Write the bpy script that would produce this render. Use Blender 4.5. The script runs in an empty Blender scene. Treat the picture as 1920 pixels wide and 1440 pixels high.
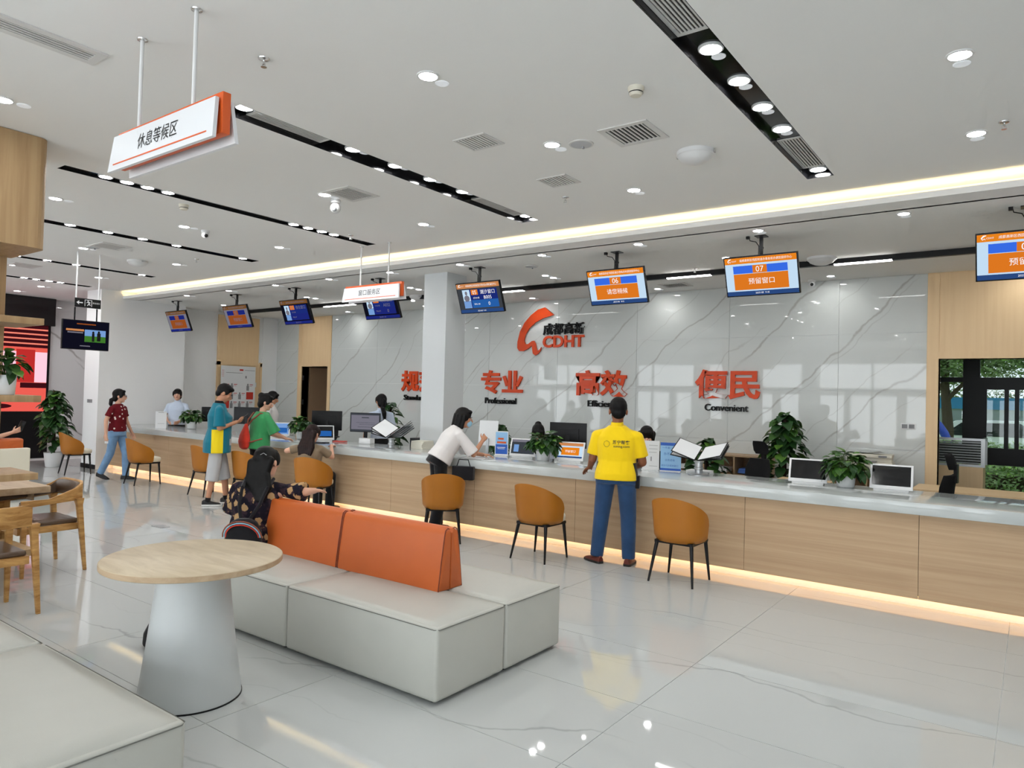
import bpy, bmesh, math, random
from mathutils import Vector, Matrix
random.seed(7)
V = Vector
R = math.radians
PI = math.pi
S = bpy.context.scene
C = S.collection

# ---------------------------------------------------------------- camera, world, daylight, exposure
cam_d = bpy.data.cameras.new('camera')
cam_d.sensor_width = 36.0
cam_d.lens = 1332.0 / 1920.0 * 36.0
cam_d.clip_start = 0.05
cam = bpy.data.objects.new('camera', cam_d)
C.objects.link(cam)
rx = V((0.80536767, 0.59215008, 0.02722513))
dn = V((0.01067891, 0.03142731, -0.99944899))
fw = V((-0.59267941, 0.80521464, 0.01898702))
m = Matrix((rx, -dn, -fw)).transposed().to_4x4()
m.translation = V((0, 0, 1.70))
cam.matrix_world = m
S.camera = cam

S.view_settings.view_transform = 'Standard'
S.view_settings.look = 'None'
S.view_settings.gamma = 1.0
S.view_settings.use_curve_mapping = False
S.view_settings.exposure = 0.0
S.cycles.use_denoising = True
S.cycles.caustics_reflective = False
S.cycles.caustics_refractive = False
S.cycles.sample_clamp_indirect = 6.0
S.cycles.use_adaptive_sampling = True
S.cycles.adaptive_threshold = 0.1
S.cycles.adaptive_min_samples = 12
S.cycles.max_bounces = 5
S.cycles.diffuse_bounces = 3
S.cycles.glossy_bounces = 3
S.cycles.transmission_bounces = 6

W = bpy.data.worlds.new('sky')
S.world = W
W.use_nodes = True
bg = W.node_tree.nodes['Background']
sky = W.node_tree.nodes.new('ShaderNodeTexSky')
sky.sky_type = 'HOSEK_WILKIE'
sky.sun_direction = (0.3, -0.5, 0.8)
sky.turbidity = 6.0
mixn = W.node_tree.nodes.new('ShaderNodeMixRGB')
mixn.inputs[0].default_value = 0.75
mixn.inputs[2].default_value = (0.9, 0.95, 1.0, 1)
W.node_tree.links.new(sky.outputs[0], mixn.inputs[1])
W.node_tree.links.new(mixn.outputs[0], bg.inputs[0])
bg.inputs[1].default_value = 1.5

DAY = 150.0      # watts for each window bay of daylight in the front wall
LAMP = 145.0      # radiance of a downlight lens
LAMP2 = 135.0
WIN_BAYS = [(-18.6, -15.0), (-14.5, -10.9), (-10.4, -6.8), (-6.3, -2.7), (-2.2, 1.4), (1.9, 5.5)]
for (x0, x1) in WIN_BAYS:
    ld = bpy.data.lights.new('daylight', 'AREA')
    ld.shape = 'RECTANGLE'
    ld.size = x1 - x0 - 0.1
    ld.size_y = 2.9
    ld.energy = DAY
    ld.color = (0.90, 0.96, 1.0)
    lo = bpy.data.objects.new('daylight', ld)
    lo.location = ((x0 + x1) / 2, -4.95, 1.75)
    lo.rotation_euler = (R(90), 0, 0)
    lo.matrix_world = Matrix.Translation(lo.location) @ Matrix.Rotation(R(90), 4, 'X')
    C.objects.link(lo)

# ---------------------------------------------------------------- colour and material helpers
def lin(v):
    v /= 255.0
    return v / 12.92 if v <= 0.04045 else ((v + 0.055) / 1.055) ** 2.4
def sc(r, g, b):
    return (lin(r), lin(g), lin(b), 1.0)

MATS = {}
def mat(name, col, rough=0.6, metal=0.0, spec=0.5, emit=None, es=1.0, coat=0.0, sheen=0.0, noise=None, bump=None, alpha=None, trans=0.0):
    """plain procedural material; noise=(scale, amount) mottles the colour; bump=(scale, strength)"""
    mt = bpy.data.materials.new(name)
    mt.use_nodes = True
    nt = mt.node_tree
    b = nt.nodes['Principled BSDF']
    b.inputs['Base Color'].default_value = col
    b.inputs['Roughness'].default_value = rough
    b.inputs['Metallic'].default_value = metal
    b.inputs['Specular IOR Level'].default_value = spec
    b.inputs['Coat Weight'].default_value = coat
    b.inputs['Coat Roughness'].default_value = 0.08
    b.inputs['Sheen Weight'].default_value = sheen
    b.inputs['Transmission Weight'].default_value = trans
    if emit is not None:
        b.inputs['Emission Color'].default_value = emit
        b.inputs['Emission Strength'].default_value = es
    if noise or bump:
        tc = nt.nodes.new('ShaderNodeTexCoord')
    if noise:
        n = nt.nodes.new('ShaderNodeTexNoise')
        n.inputs['Scale'].default_value = noise[0]
        n.inputs['Detail'].default_value = 4
        nt.links.new(tc.outputs['Object'], n.inputs['Vector'])
        mp = nt.nodes.new('ShaderNodeMapRange')
        mp.inputs[1].default_value = 0.3
        mp.inputs[2].default_value = 0.7
        mp.inputs[3].default_value = 1 - noise[1]
        mp.inputs[4].default_value = 1 + noise[1]
        nt.links.new(n.outputs['Fac'], mp.inputs[0])
        mx = nt.nodes.new('ShaderNodeVectorMath')
        mx.operation = 'SCALE'
        mx.inputs[0].default_value = col[:3]
        nt.links.new(mp.outputs[0], mx.inputs['Scale'])
        nt.links.new(mx.outputs[0], b.inputs['Base Color'])
    if bump:
        n = nt.nodes.new('ShaderNodeTexNoise')
        n.inputs['Scale'].default_value = bump[0]
        n.inputs['Detail'].default_value = 3
        nt.links.new(tc.outputs['Object'], n.inputs['Vector'])
        bp = nt.nodes.new('ShaderNodeBump')
        bp.inputs['Strength'].default_value = bump[1]
        bp.inputs['Distance'].default_value = 0.01
        nt.links.new(n.outputs['Fac'], bp.inputs['Height'])
        nt.links.new(bp.outputs[0], b.inputs['Normal'])
    MATS[name] = mt
    return mt

def marble(name, base, vein, rough, perp, period, width, wander=0.22, seed=0.0, fade=(0.40, 0.56), spec=0.5, strength=0.85):
    """polished marble: long thin meandering veins across the direction perp, laid out in world space"""
    mt = bpy.data.materials.new(name)
    mt.use_nodes = True
    nt = mt.node_tree
    L = nt.links.new
    b = nt.nodes['Principled BSDF']
    b.inputs['Roughness'].default_value = rough
    b.inputs['Specular IOR Level'].default_value = spec
    g = nt.nodes.new('ShaderNodeNewGeometry')
    def math_(op, a, c=None, v=None):
        n = nt.nodes.new('ShaderNodeMath'); n.operation = op
        L(a, n.inputs[0])
        if c is not None: L(c, n.inputs[1])
        elif v is not None: n.inputs[1].default_value = v
        return n.outputs[0]
    def noise_(scale, detail, off):
        ad = nt.nodes.new('ShaderNodeVectorMath'); ad.inputs[1].default_value = (seed + off, seed * 0.7 + off, off)
        L(g.outputs['Position'], ad.inputs[0])
        n = nt.nodes.new('ShaderNodeTexNoise'); n.inputs['Scale'].default_value = scale; n.inputs['Detail'].default_value = detail
        L(ad.outputs[0], n.inputs['Vector'])
        return n.outputs['Fac']
    dot = nt.nodes.new('ShaderNodeVectorMath'); dot.operation = 'DOT_PRODUCT'; dot.inputs[1].default_value = perp
    L(g.outputs['Position'], dot.inputs[0])
    w1 = math_('MULTIPLY', noise_(0.55, 2.0, 0.0), v=wander * 4.5)
    w2 = math_('MULTIPLY', noise_(3.2, 3.0, 5.0), v=wander * 0.8)
    d = math_('ADD', math_('ADD', dot.outputs['Value'], w1), w2)
    mask = noise_(0.8, 1.0, 11.0)
    total = None
    for k, (per, wd, st, lo) in enumerate(((period, width, strength, 0.0), (period * 0.62, width * 0.6, strength * 0.5, 0.06))):
        fr = math_('FRACT', math_('ADD', math_('MULTIPLY', d, v=1.0 / per), v=0.37 * k))
        a = math_('MULTIPLY', math_('ABSOLUTE', math_('SUBTRACT', fr, v=0.5)), v=per)
        r = nt.nodes.new('ShaderNodeMapRange'); r.interpolation_type = 'SMOOTHSTEP'
        r.inputs[1].default_value = 0.0; r.inputs[2].default_value = wd; r.inputs[3].default_value = st; r.inputs[4].default_value = 0.0
        L(a, r.inputs[0])
        r2 = nt.nodes.new('ShaderNodeMapRange'); r2.inputs[1].default_value = fade[0] + lo; r2.inputs[2].default_value = fade[1] + lo
        if k: 
            inv = math_('SUBTRACT', mask, v=1.0); inv = math_('ABSOLUTE', inv); L(inv, r2.inputs[0])
        else: L(mask, r2.inputs[0])
        m_ = math_('MULTIPLY', r.outputs[0], r2.outputs[0])
        total = m_ if total is None else math_('MAXIMUM', total, m_)
    mx = nt.nodes.new('ShaderNodeMixRGB')
    mx.inputs[1].default_value = base
    mx.inputs[2].default_value = vein
    L(total, mx.inputs[0])
    L(mx.outputs[0], b.inputs['Base Color'])
    MATS[name] = mt
    return mt

def wood(name, light, dark, rough, stretch, scale=1.0, contrast=(0.35, 0.65), coat=0.0, spec=0.35):
    """straight grained wood; stretch gives the grain direction in object space"""
    mt = bpy.data.materials.new(name)
    mt.use_nodes = True
    nt = mt.node_tree
    L = nt.links.new
    b = nt.nodes['Principled BSDF']
    b.inputs['Roughness'].default_value = rough
    b.inputs['Specular IOR Level'].default_value = spec
    b.inputs['Coat Weight'].default_value = coat
    tc = nt.nodes.new('ShaderNodeNewGeometry')
    mp = nt.nodes.new('ShaderNodeMapping')
    mp.inputs['Scale'].default_value = stretch
    L(tc.outputs['Position'], mp.inputs['Vector'])
    n = nt.nodes.new('ShaderNodeTexNoise')
    n.inputs['Scale'].default_value = scale
    n.inputs['Detail'].default_value = 6
    n.inputs['Roughness'].default_value = 0.6
    n.inputs['Distortion'].default_value = 0.6
    L(mp.outputs[0], n.inputs['Vector'])
    r = nt.nodes.new('ShaderNodeMapRange')
    r.inputs[1].default_value = contrast[0]; r.inputs[2].default_value = contrast[1]
    L(n.outputs['Fac'], r.inputs[0])
    mx = nt.nodes.new('ShaderNodeMixRGB')
    mx.inputs[1].default_value = dark
    mx.inputs[2].default_value = light
    L(r.outputs[0], mx.inputs[0])
    L(mx.outputs[0], b.inputs['Base Color'])
    MATS[name] = mt
    return mt

def glow(name, col, strength):
    mt = bpy.data.materials.new(name)
    mt.use_nodes = True
    nt = mt.node_tree
    nt.nodes.remove(nt.nodes['Principled BSDF'])
    e = nt.nodes.new('ShaderNodeEmission')
    e.inputs[0].default_value = col
    e.inputs[1].default_value = strength
    nt.links.new(e.outputs[0], nt.nodes['Material Output'].inputs[0])
    if strength < 5:
        mt.cycles.emission_sampling = 'NONE'
    MATS[name] = mt
    return mt

def glass(name, col=(0.9, 0.95, 0.95, 1), rough=0.0, mixf=0.97):
    mt = bpy.data.materials.new(name)
    mt.use_nodes = True
    nt = mt.node_tree
    nt.nodes.remove(nt.nodes['Principled BSDF'])
    t = nt.nodes.new('ShaderNodeBsdfTransparent')
    t.inputs[0].default_value = col
    g = nt.nodes.new('ShaderNodeBsdfGlossy')
    g.inputs[1].default_value = rough
    mx = nt.nodes.new('ShaderNodeMixShader')
    mx.inputs[0].default_value = 1 - mixf
    nt.links.new(t.outputs[0], mx.inputs[1])
    nt.links.new(g.outputs[0], mx.inputs[2])
    nt.links.new(mx.outputs[0], nt.nodes['Material Output'].inputs[0])
    MATS[name] = mt
    return mt

# ---- the palette
mat('ceiling_paint', (0.90, 0.895, 0.875, 1), 0.9, spec=0.2)
mat('wall_paint', (0.90, 0.90, 0.895, 1), 0.85, spec=0.2)
mat('grout', (0.86, 0.87, 0.86, 1), 0.6)
mat('column_paint', (0.63, 0.65, 0.655, 1), 0.7, spec=0.3)
marble('floor_marble', (0.555, 0.575, 0.565, 1), (0.39, 0.40, 0.395, 1), 0.03, (-0.16, 0.98, 0.0), 1.15, 0.016, 0.26, 3.1)
marble('wall_marble', (0.70, 0.722, 0.703, 1), (0.47, 0.465, 0.44, 1), 0.025, (-0.66, 0.0, 0.75), 0.86, 0.022, 0.16, 1.3, fade=(0.34, 0.46), spec=0.4)
marble('column_marble', (0.74, 0.74, 0.74, 1), (0.36, 0.34, 0.33, 1), 0.12, (0.0, 0.5, 0.86), 1.5, 0.05, 0.3, 5.3)
mat('quartz_white', (0.53, 0.56, 0.55, 1), 0.07, noise=(3.0, 0.03))
wood('counter_wood', sc(197, 168, 134), sc(183, 153, 120), 0.5, (0.35, 10.0, 14.0), 1.6)
wood('door_wood', sc(246, 214, 169), sc(241, 207, 161), 0.5, (14.0, 14.0, 0.6), 1.2)
wood('shelf_wood', sc(186, 156, 116), sc(168, 136, 98), 0.5, (16.0, 16.0, 0.6), 1.2)
wood('table_wood', sc(206, 190, 162), sc(187, 169, 140), 0.42, (2.2, 9.0, 9.0), 1.3)
wood('oak', sc(208, 162, 100), sc(160, 112, 58), 0.45, (5.0, 5.0, 26.0), 1.1)
wood('plank_grey', sc(196, 172, 142), sc(176, 150, 120), 0.45, (1.0, 12.0, 12.0), 1.2)
mat('black_gloss', (0.006, 0.006, 0.007, 1), 0.10, spec=0.5)
mat('black_satin', (0.006, 0.006, 0.007, 1), 0.4, spec=0.25)
mat('black_matt', (0.008, 0.008, 0.009, 1), 0.75, spec=0.2)
mat('black_metal', (0.005, 0.005, 0.006, 1), 0.35, spec=0.3)
mat('dark_void', sc(120, 100, 80), 0.9)
mat('door_brown', sc(150, 120, 92), 0.6)
mat('white_metal', (0.80, 0.80, 0.80, 1), 0.45)
mat('vent_white', (0.72, 0.71, 0.69, 1), 0.55)
mat('vent_dark', (0.035, 0.033, 0.03, 1), 0.9)
mat('chrome', (0.72, 0.72, 0.72, 1), 0.18, metal=1.0)
mat('steel_grey', (0.42, 0.43, 0.44, 1), 0.35, metal=0.7)
mat('frosted', (0.82, 0.85, 0.88, 1), 0.5, emit=(0.9, 0.95, 1, 1), es=0.25)  # faint glow put into the unlit discs beside the downlights
glow('lamp_lens', (1.0, 0.995, 0.985, 1), LAMP)
glow('lamp_lens_soffit', (0.985, 1.0, 0.99, 1), LAMP2)
glow('track_light', (1.0, 0.98, 0.95, 1), 14.0)
glow('cove_led', (1.0, 0.74, 0.36, 1), 34.0)
glow('kick_led', (1.0, 0.56, 0.22, 1), 10.0)
mat('sign_white', (0.82, 0.83, 0.85, 1), 0.4)
mat('sign_orange', sc(226, 96, 36), 0.45)
mat('print_black', (0.01, 0.01, 0.012, 1), 0.6)
mat('print_grey', (0.25, 0.25, 0.26, 1), 0.6)
mat('letter_orange', sc(226, 74, 22), 0.3, spec=0.3)
mat('letter_black', (0.004, 0.004, 0.004, 1), 0.35, spec=0.2)
mat('sofa_grey', sc(186, 186, 178), 0.45, noise=(2.5, 0.03), bump=(220, 0.06))
mat('sofa_orange', sc(198, 98, 42), 0.45, noise=(3.0, 0.05), bump=(200, 0.06))
mat('piping_orange', sc(120, 44, 16), 0.5)
mat('seam_grey', sc(110, 110, 104), 0.6)
mat('chair_orange', sc(176, 109, 22), 0.42, noise=(4.0, 0.05))
mat('cushion_cream', sc(232, 226, 206), 0.6)
mat('leather_brown', sc(92, 72, 56), 0.35, noise=(6, 0.1))
mat('table_white', (0.59, 0.615, 0.615, 1), 0.4)
mat('leaf', sc(58, 98, 38), 0.38, noise=(9, 0.35))
mat('leaf_dark', sc(40, 76, 36), 0.40, noise=(9, 0.35))
mat('leaf_light', sc(92, 136, 52), 0.38, noise=(9, 0.3))
mat('stem', sc(70, 96, 40), 0.6)
mat('pot_white', (0.78, 0.79, 0.79, 1), 0.3)
mat('soil', sc(58, 42, 32), 0.95)
mat('paper', (0.80, 0.81, 0.82, 1), 0.6)
mat('paper_grey', (0.55, 0.56, 0.58, 1), 0.6)
mat('board_white', (0.78, 0.79, 0.80, 1), 0.4)
mat('plastic_white', (0.78, 0.78, 0.78, 1), 0.35)
mat('plastic_beige', sc(226, 220, 204), 0.45)
mat('plastic_grey', (0.33, 0.34, 0.35, 1), 0.4)
mat('folder_blue', sc(84, 124, 206), 0.5)
mat('red_print', sc(196, 50, 34), 0.5)
mat('skin_light', sc(222, 172, 146), 0.55, spec=0.3)
mat('skin_mid', sc(196, 142, 112), 0.55, spec=0.3)
mat('skin_dark', sc(140, 88, 62), 0.55, spec=0.3)
mat('hair_black', (0.005, 0.0045, 0.0045, 1), 0.5, spec=0.18, noise=(30, 0.4))
mat('hair_brown', sc(36, 22, 20), 0.5, spec=0.18, noise=(30, 0.4))
mat('lip', sc(170, 82, 76), 0.5)
glass('clear_glass')

# ---------------------------------------------------------------- mesh helpers
class MB:
    """collects closed pieces of one mesh"""
    def __init__(s):
        s.v = []; s.f = []; s.mi = []
    def add(s, vs, fs, mi=0):
        o = len(s.v)
        s.v += [tuple(p) for p in vs]
        for f in fs:
            s.f.append(tuple(i + o for i in f)); s.mi.append(mi)
        return s
    def box(s, x0, x1, y0, y1, z0, z1, mi=0, mtx=None):
        vs = [V(p) for p in ((x0,y0,z0),(x1,y0,z0),(x1,y1,z0),(x0,y1,z0),(x0,y0,z1),(x1,y0,z1),(x1,y1,z1),(x0,y1,z1))]
        if mtx is not None:
            vs = [mtx @ p for p in vs]
        return s.add(vs, [(0,3,2,1),(4,5,6,7),(0,1,5,4),(1,2,6,5),(2,3,7,6),(3,0,4,7)], mi)
    def cone(s, p0, p1, r0, r1, n=16, mi=0, caps=True):
        p0 = V(p0); p1 = V(p1); d = (p1 - p0).normalized()
        a = d.orthogonal().normalized(); b = d.cross(a)
        vs = []
        for p, r in ((p0, r0), (p1, r1)):
            for i in range(n):
                t = 2 * PI * i / n
                vs.append(p + a * (math.cos(t) * r) + b * (math.sin(t) * r))
        fs = [(i, (i + 1) % n, n + (i + 1) % n, n + i) for i in range(n)]
        if caps:
            fs += [tuple(range(n - 1, -1, -1)), tuple(range(n, 2 * n))]
        return s.add(vs, fs, mi)
    def loft(s, rings, caps=True, mi=0):
        """rings: lists of equal length of points, closed loops"""
        n = len(rings[0]); vs = []; fs = []
        for r in rings:
            vs += list(r)
        for k in range(len(rings) - 1):
            for i in range(n):
                j = (i + 1) % n
                fs.append((k * n + i, k * n + j, (k + 1) * n + j, (k + 1) * n + i))
        if caps:
            fs += [tuple(range(n - 1, -1, -1)), tuple(range((len(rings) - 1) * n, len(rings) * n))]
        return s.add(vs, fs, mi)
    def lathe(s, prof, n=32, c=(0, 0, 0), mi=0, caps=True):
        rings = []
        for (r, z) in prof:
            rings.append([V((c[0] + r * math.cos(2 * PI * i / n), c[1] + r * math.sin(2 * PI * i / n), c[2] + z)) for i in range(n)])
        return s.loft(rings, caps, mi)
    def ell(s, c, r, n=14, m=9, rot=None, mi=0):
        c = V(c); rings = []
        vs = []; fs = []
        for k in range(1, m):
            ph = PI * k / m
            for i in range(n):
                t = 2 * PI * i / n
                p = V((r[0] * math.sin(ph) * math.cos(t), r[1] * math.sin(ph) * math.sin(t), -r[2] * math.cos(ph)))
                vs.append(c + (rot @ p if rot is not None else p))
        p = V((0, 0, -r[2])); vs.append(c + (rot @ p if rot is not None else p))
        p = V((0, 0, r[2])); vs.append(c + (rot @ p if rot is not None else p))
        a = len(vs) - 2; b = len(vs) - 1
        for k in range(m - 2):
            for i in range(n):
                j = (i + 1) % n
                fs.append((k * n + i, k * n + j, (k + 1) * n + j, (k + 1) * n + i))
        for i in range(n):
            j = (i + 1) % n
            fs.append((a, j, i)); fs.append((b, (m - 2) * n + i, (m - 2) * n + j))
        return s.add(vs, fs, mi)
    def caps(s, p0, p1, r0, r1, n=12, mi=0):
        """tapered capsule"""
        p0 = V(p0); p1 = V(p1); d = p1 - p0
        if d.length < 1e-6:
            return s.ell(p0, (r0, r0, r0))
        d.normalize(); a = d.orthogonal().normalized(); b = d.cross(a)
        rings = []
        for k in range(1, 5):
            t = PI / 2 * k / 4
            rings.append((p0 - d * (r0 * math.cos(t)), r0 * math.sin(t)))
        for k in range(0, 4):
            t = PI / 2 * k / 4
            rings.append((p1 + d * (r1 * math.sin(t)), r1 * math.cos(t)))
        return s.loft([[c + a * (math.cos(2 * PI * i / n) * r) + b * (math.sin(2 * PI * i / n) * r) for i in range(n)] for c, r in rings], True, mi)
    def tube(s, pts, rad, n=8, mi=0):
        pts = [V(p) for p in pts]; rings = []; up = None
        for i, p in enumerate(pts):
            d = (pts[min(i + 1, len(pts) - 1)] - pts[max(i - 1, 0)]).normalized()
            if up is None:
                up = d.orthogonal().normalized()
            up = (up - d * up.dot(d)).normalized()
            b = d.cross(up)
            r = rad[i] if isinstance(rad, (list, tuple)) else rad
            rings.append([p + up * (math.cos(2 * PI * k / n) * r) + b * (math.sin(2 * PI * k / n) * r) for k in range(n)])
        return s.loft(rings, True, mi)
    def prism(s, poly, z0, z1, mi=0, mtx=None):
        n = len(poly)
        vs = [V((p[0], p[1], z0)) for p in poly] + [V((p[0], p[1], z1)) for p in poly]
        if mtx is not None:
            vs = [mtx @ p for p in vs]
        fs = [tuple(range(n - 1, -1, -1)), tuple(range(n, 2 * n))] + [(i, (i + 1) % n, n + (i + 1) % n, n + i) for i in range(n)]
        return s.add(vs, fs, mi)
    def mesh(s, name, bevel=0.0, seg=2, smooth=False, ang=40):
        me = bpy.data.meshes.new(name)
        me.from_pydata(s.v, [], s.f)
        bm = bmesh.new(); bm.from_mesh(me)
        if len(set(s.mi)) > 1:
            for f, k in zip(bm.faces, s.mi):
                f.material_index = k
        bmesh.ops.recalc_face_normals(bm, faces=bm.faces)
        if bevel:
            bm.edges.ensure_lookup_table()
            es = [e for e in bm.edges if len(e.link_faces) == 2 and e.calc_face_angle(0) > R(30)]
            bmesh.ops.bevel(bm, geom=es, offset=bevel, segments=seg, affect='EDGES', profile=0.6, clamp_overlap=True)
        if smooth or bevel:
            for f in bm.faces:
                f.smooth = True
            for e in bm.edges:
                if len(e.link_faces) == 2 and e.calc_face_angle(0) > R(ang):
                    e.smooth = False
        bm.to_mesh(me); bm.free()
        return me

def link(name, me, m=None, parent=None, loc=None, rotz=None, mtx=None):
    o = bpy.data.objects.new(name, me)
    C.objects.link(o)
    if parent is not None:
        o.parent = parent
    if mtx is not None:
        o.matrix_local = mtx
    else:
        if loc is not None: o.location = loc
        if rotz is not None: o.rotation_euler = (0, 0, rotz)
    if m is not None and me is not None and len(me.materials) == 0:
        for k in (m if isinstance(m, (list, tuple)) else [m]):
            me.materials.append(MATS[k])
    return o
def ob(name, mb, m, parent=None, loc=None, rotz=None, mtx=None, bevel=0.0, seg=2, smooth=False, ang=40):
    return link(name, mb.mesh(name, bevel, seg, smooth, ang), m, parent, loc, rotz, mtx)
def tag(o, label, cat, group=None):
    o['label'] = label; o['category'] = cat
    if group: o['group'] = group
    return o
def thing(name, label, cat, loc=(0, 0, 0), rotz=0.0, group=None):
    o = bpy.data.objects.new(name, None)
    o.empty_display_size = 0.1
    C.objects.link(o); o.location = loc; o.rotation_euler = (0, 0, rotz)
    return tag(o, label, cat, group)
def struct(o):
    o['kind'] = 'structure'; return o
def dup(root, loc, rotz, label=None, group=None):
    r = root.copy(); C.objects.link(r); r.location = loc; r.rotation_euler = (0, 0, rotz)
    if label: r['label'] = label
    if group: r['group'] = group
    for ch in list(root.children):
        c = ch.copy(); C.objects.link(c); c.parent = r
        for g in ch.children:
            d = g.copy(); C.objects.link(d); d.parent = c
    return r
def B(*a, **k):
    return MB().box(*a, **k)

# ---------------------------------------------------------------- lettering (flat print and raised letters)
TXT = {}
def text_meshes(specs):
    """specs: list of (text, extrude, boldness); one unit = the letter height of the font"""
    tmp = []
    for (t, ex, bo) in specs:
        cu = bpy.data.curves.new('lettering', 'FONT')
        cu.body = t; cu.size = 1.0; cu.extrude = ex; cu.offset = bo
        cu.align_x = 'CENTER'; cu.align_y = 'CENTER'; cu.resolution_u = 3
        o = bpy.data.objects.new('lettering', cu); C.objects.link(o)
        tmp.append(((t, ex, bo), o))
    dg = bpy.context.evaluated_depsgraph_get(); dg.update()
    for k, o in tmp:
        me = bpy.data.meshes.new_from_object(o.evaluated_get(dg))
        xs = [p.co.x for p in me.vertices] or [0]; ys = [p.co.y for p in me.vertices] or [0]
        cx = (min(xs) + max(xs)) / 2; cy = (min(ys) + max(ys)) / 2
        for p in me.vertices:
            p.co.x -= cx; p.co.y -= cy
        TXT[k] = (me, max(xs) - min(xs), max(ys) - min(ys))
        cu = o.data
        bpy.data.objects.remove(o); bpy.data.curves.remove(cu)
def letters(t, ex, bo, m, parent, c, w=None, h=None, name='lettering', depth=1.0, mtx=None):
    """the lettering upright in a plane facing -Y (mtx None) around c, fitted to width w and/or height h"""
    me0, tw, th = TXT[(t, ex, bo)]
    me = me0.copy(); me.materials.clear(); me.name = name
    sx = w / tw if w else h / th
    sy = h / th if h else sx
    for p in me.vertices:
        x, y, z = p.co
        p.co = (x * sx, -z * depth, y * sy)
    return link(name, me, m, parent, c if mtx is None else None, None, mtx)
HEAD = '成都高新区西园街道办事处综合便民服务中心'
SPECS = [(t, 0.0, 0.0) for t in ('休息等候区', '窗口服务区', '预留窗口', '请您稍候', '潮汐窗口', '综合窗口', '03', '04', '05', '06', '07', '08', '01', '02', 'B005', 'A032', '0',
         HEAD, 'CDHT', '2025-08  9:18', '安全出口', '一件事一次办', '办不成事', '业务咨询', '综合代办服务窗口', '正在办理', '等候人数')]
SPECS += [(t, 0.03, 0.03) for t in ('规范', '专业', '高效', '便民')]
SPECS += [(t, 0.03, 0.006) for t in ('Standard', 'Professional', 'Efficient', 'Convenient')]
SPECS += [('成都高新', 0.03, 0.02), ('CDHT', 0.03, 0.03), ('苏宁帮客', 0.0, 0.01), ('suning.com', 0.0, 0.005)]
text_meshes(SPECS)

# ================================================================ THE SETTING
ZC = 3.70      # main ceiling
ZS = 3.55      # lower ceiling over the counter
YW = 11.16     # tiled back wall
XL = -15.45    # left wall of the counter area

# ---- floor: a bed with polished slabs on it, 1.62 x 0.82 m
floor = struct(ob('floor', B(-19.2, 6.2, -4.7, 11.4, -0.12, -0.004), 'grout'))
xs = [-0.14 + 1.62 * k for k in range(-12, 5)]
ys = [2.86 + 0.82 * k for k in range(-10, 12)]
G = 0.0022
tile_me = B(G, 1.62 - G, G, 0.82 - G, -0.0035, 0.0).mesh('floor_tile')
tile_me.materials.append(MATS['floor_marble'])
rest = MB()
for x in xs:
    for y in ys:
        if -19.0 < x < 0.9 and 0.35 < y < 6.9 and not (x < -9 and y < 1.2):
            link('floor_tile', tile_me, None, floor, (x, y, 0))
        elif x > -19.3 and x < 6 and y > -4.8 and y < 11.2:
            rest.box(x + G, x + 1.62 - G, y + G, y + 0.82 - G, -0.0035, 0.0)
o = ob('floor_tiling', rest, 'floor_marble', floor); o['kind'] = 'stuff'
# small brass floor box in front of the counter
tag(ob('floor_socket', MB().box(-0.11, 0.11, -0.06, 0.06, 0, 0.004), 'plastic_grey', None, (-8.62, 4.52, 0.0)), 'small grey metal floor socket plate set flush in the marble floor', 'floor socket')

# ---- back wall with its tiles
wb = MB()
DX0, DX1, DZ = -14.72, -13.72, 2.33      # door in the back wall
OX0, OX1, OZ = -1.05, 1.35, 2.38         # open doorway at the right
wb.box(-15.9, DX0, YW, YW + 0.18, 0, ZS)
wb.box(DX0, DX1, YW, YW + 0.18, DZ, ZS)
wb.box(DX1, OX0, YW, YW + 0.18, 0, ZS)
wb.box(OX0, OX1, YW, YW + 0.18, OZ, ZS)
wb.box(OX1, 6.2, YW, YW + 0.18, 0, ZS)
wall_back = struct(ob('wall_back', wb, 'grout'))
zj = [0.0, 0.31, 1.12, 1.935, 2.745, ZS]
xj = [-1.19] + [-2.31 - 1.62 * k for k in range(7)] + [-13.62]
GW = 0.0026
def wall_tile(x0, x1, z0, z1):
    ob('wall_tile', B(x0 + GW, x1 - GW, YW - 0.012, YW - 0.0005, z0 + GW, z1 - GW), 'wall_marble', wall_back)
for a in range(len(xj) - 1):
    for b in range(len(zj) - 1):
        wall_tile(xj[a + 1], xj[a], zj[b], zj[b + 1])
for b in range(len(zj) - 1):
    wall_tile(-15.78, -14.86, zj[b], zj[b + 1])

# ---- left side of the counter area: white pilaster wall, set-back wall, column
struct(ob('wall_left', B(-15.95, -15.8, 7.3, YW, 0, ZC), 'wall_paint'))
struct(ob('wall_left_pilaster', B(-15.8, XL, 6.95, 8.50, 0, ZS + 0.15), 'wall_paint'))
struct(ob('wall_left_return', B(-15.8, -15.76, 10.72, YW, 0, ZS), 'wall_paint'))
struct(ob('wall_left_column', B(-16.1, XL - 0.001, 6.70, 7.3, 0.0, ZC), 'wall_paint'))
struct(ob('baseboard_column', B(-16.11, XL - 0.001, 6.69, 6.70, 0, 0.09), 'black_satin'))
# square column behind the counter
struct(ob('wall_column', B(-7.55, -7.09, 7.925, 8.37, 0, ZS), 'column_paint'))
# marble side wall at the far left, end wall behind it
struct(ob('wall_far_left', B(-18.9, -18.7, 7.0, 9.6, 0, ZC), 'column_marble'))
struct(ob('wall_far_end', B(-18.9, -15.95, 9.6, 9.7, 0, ZC), 'wall_paint'))
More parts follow.
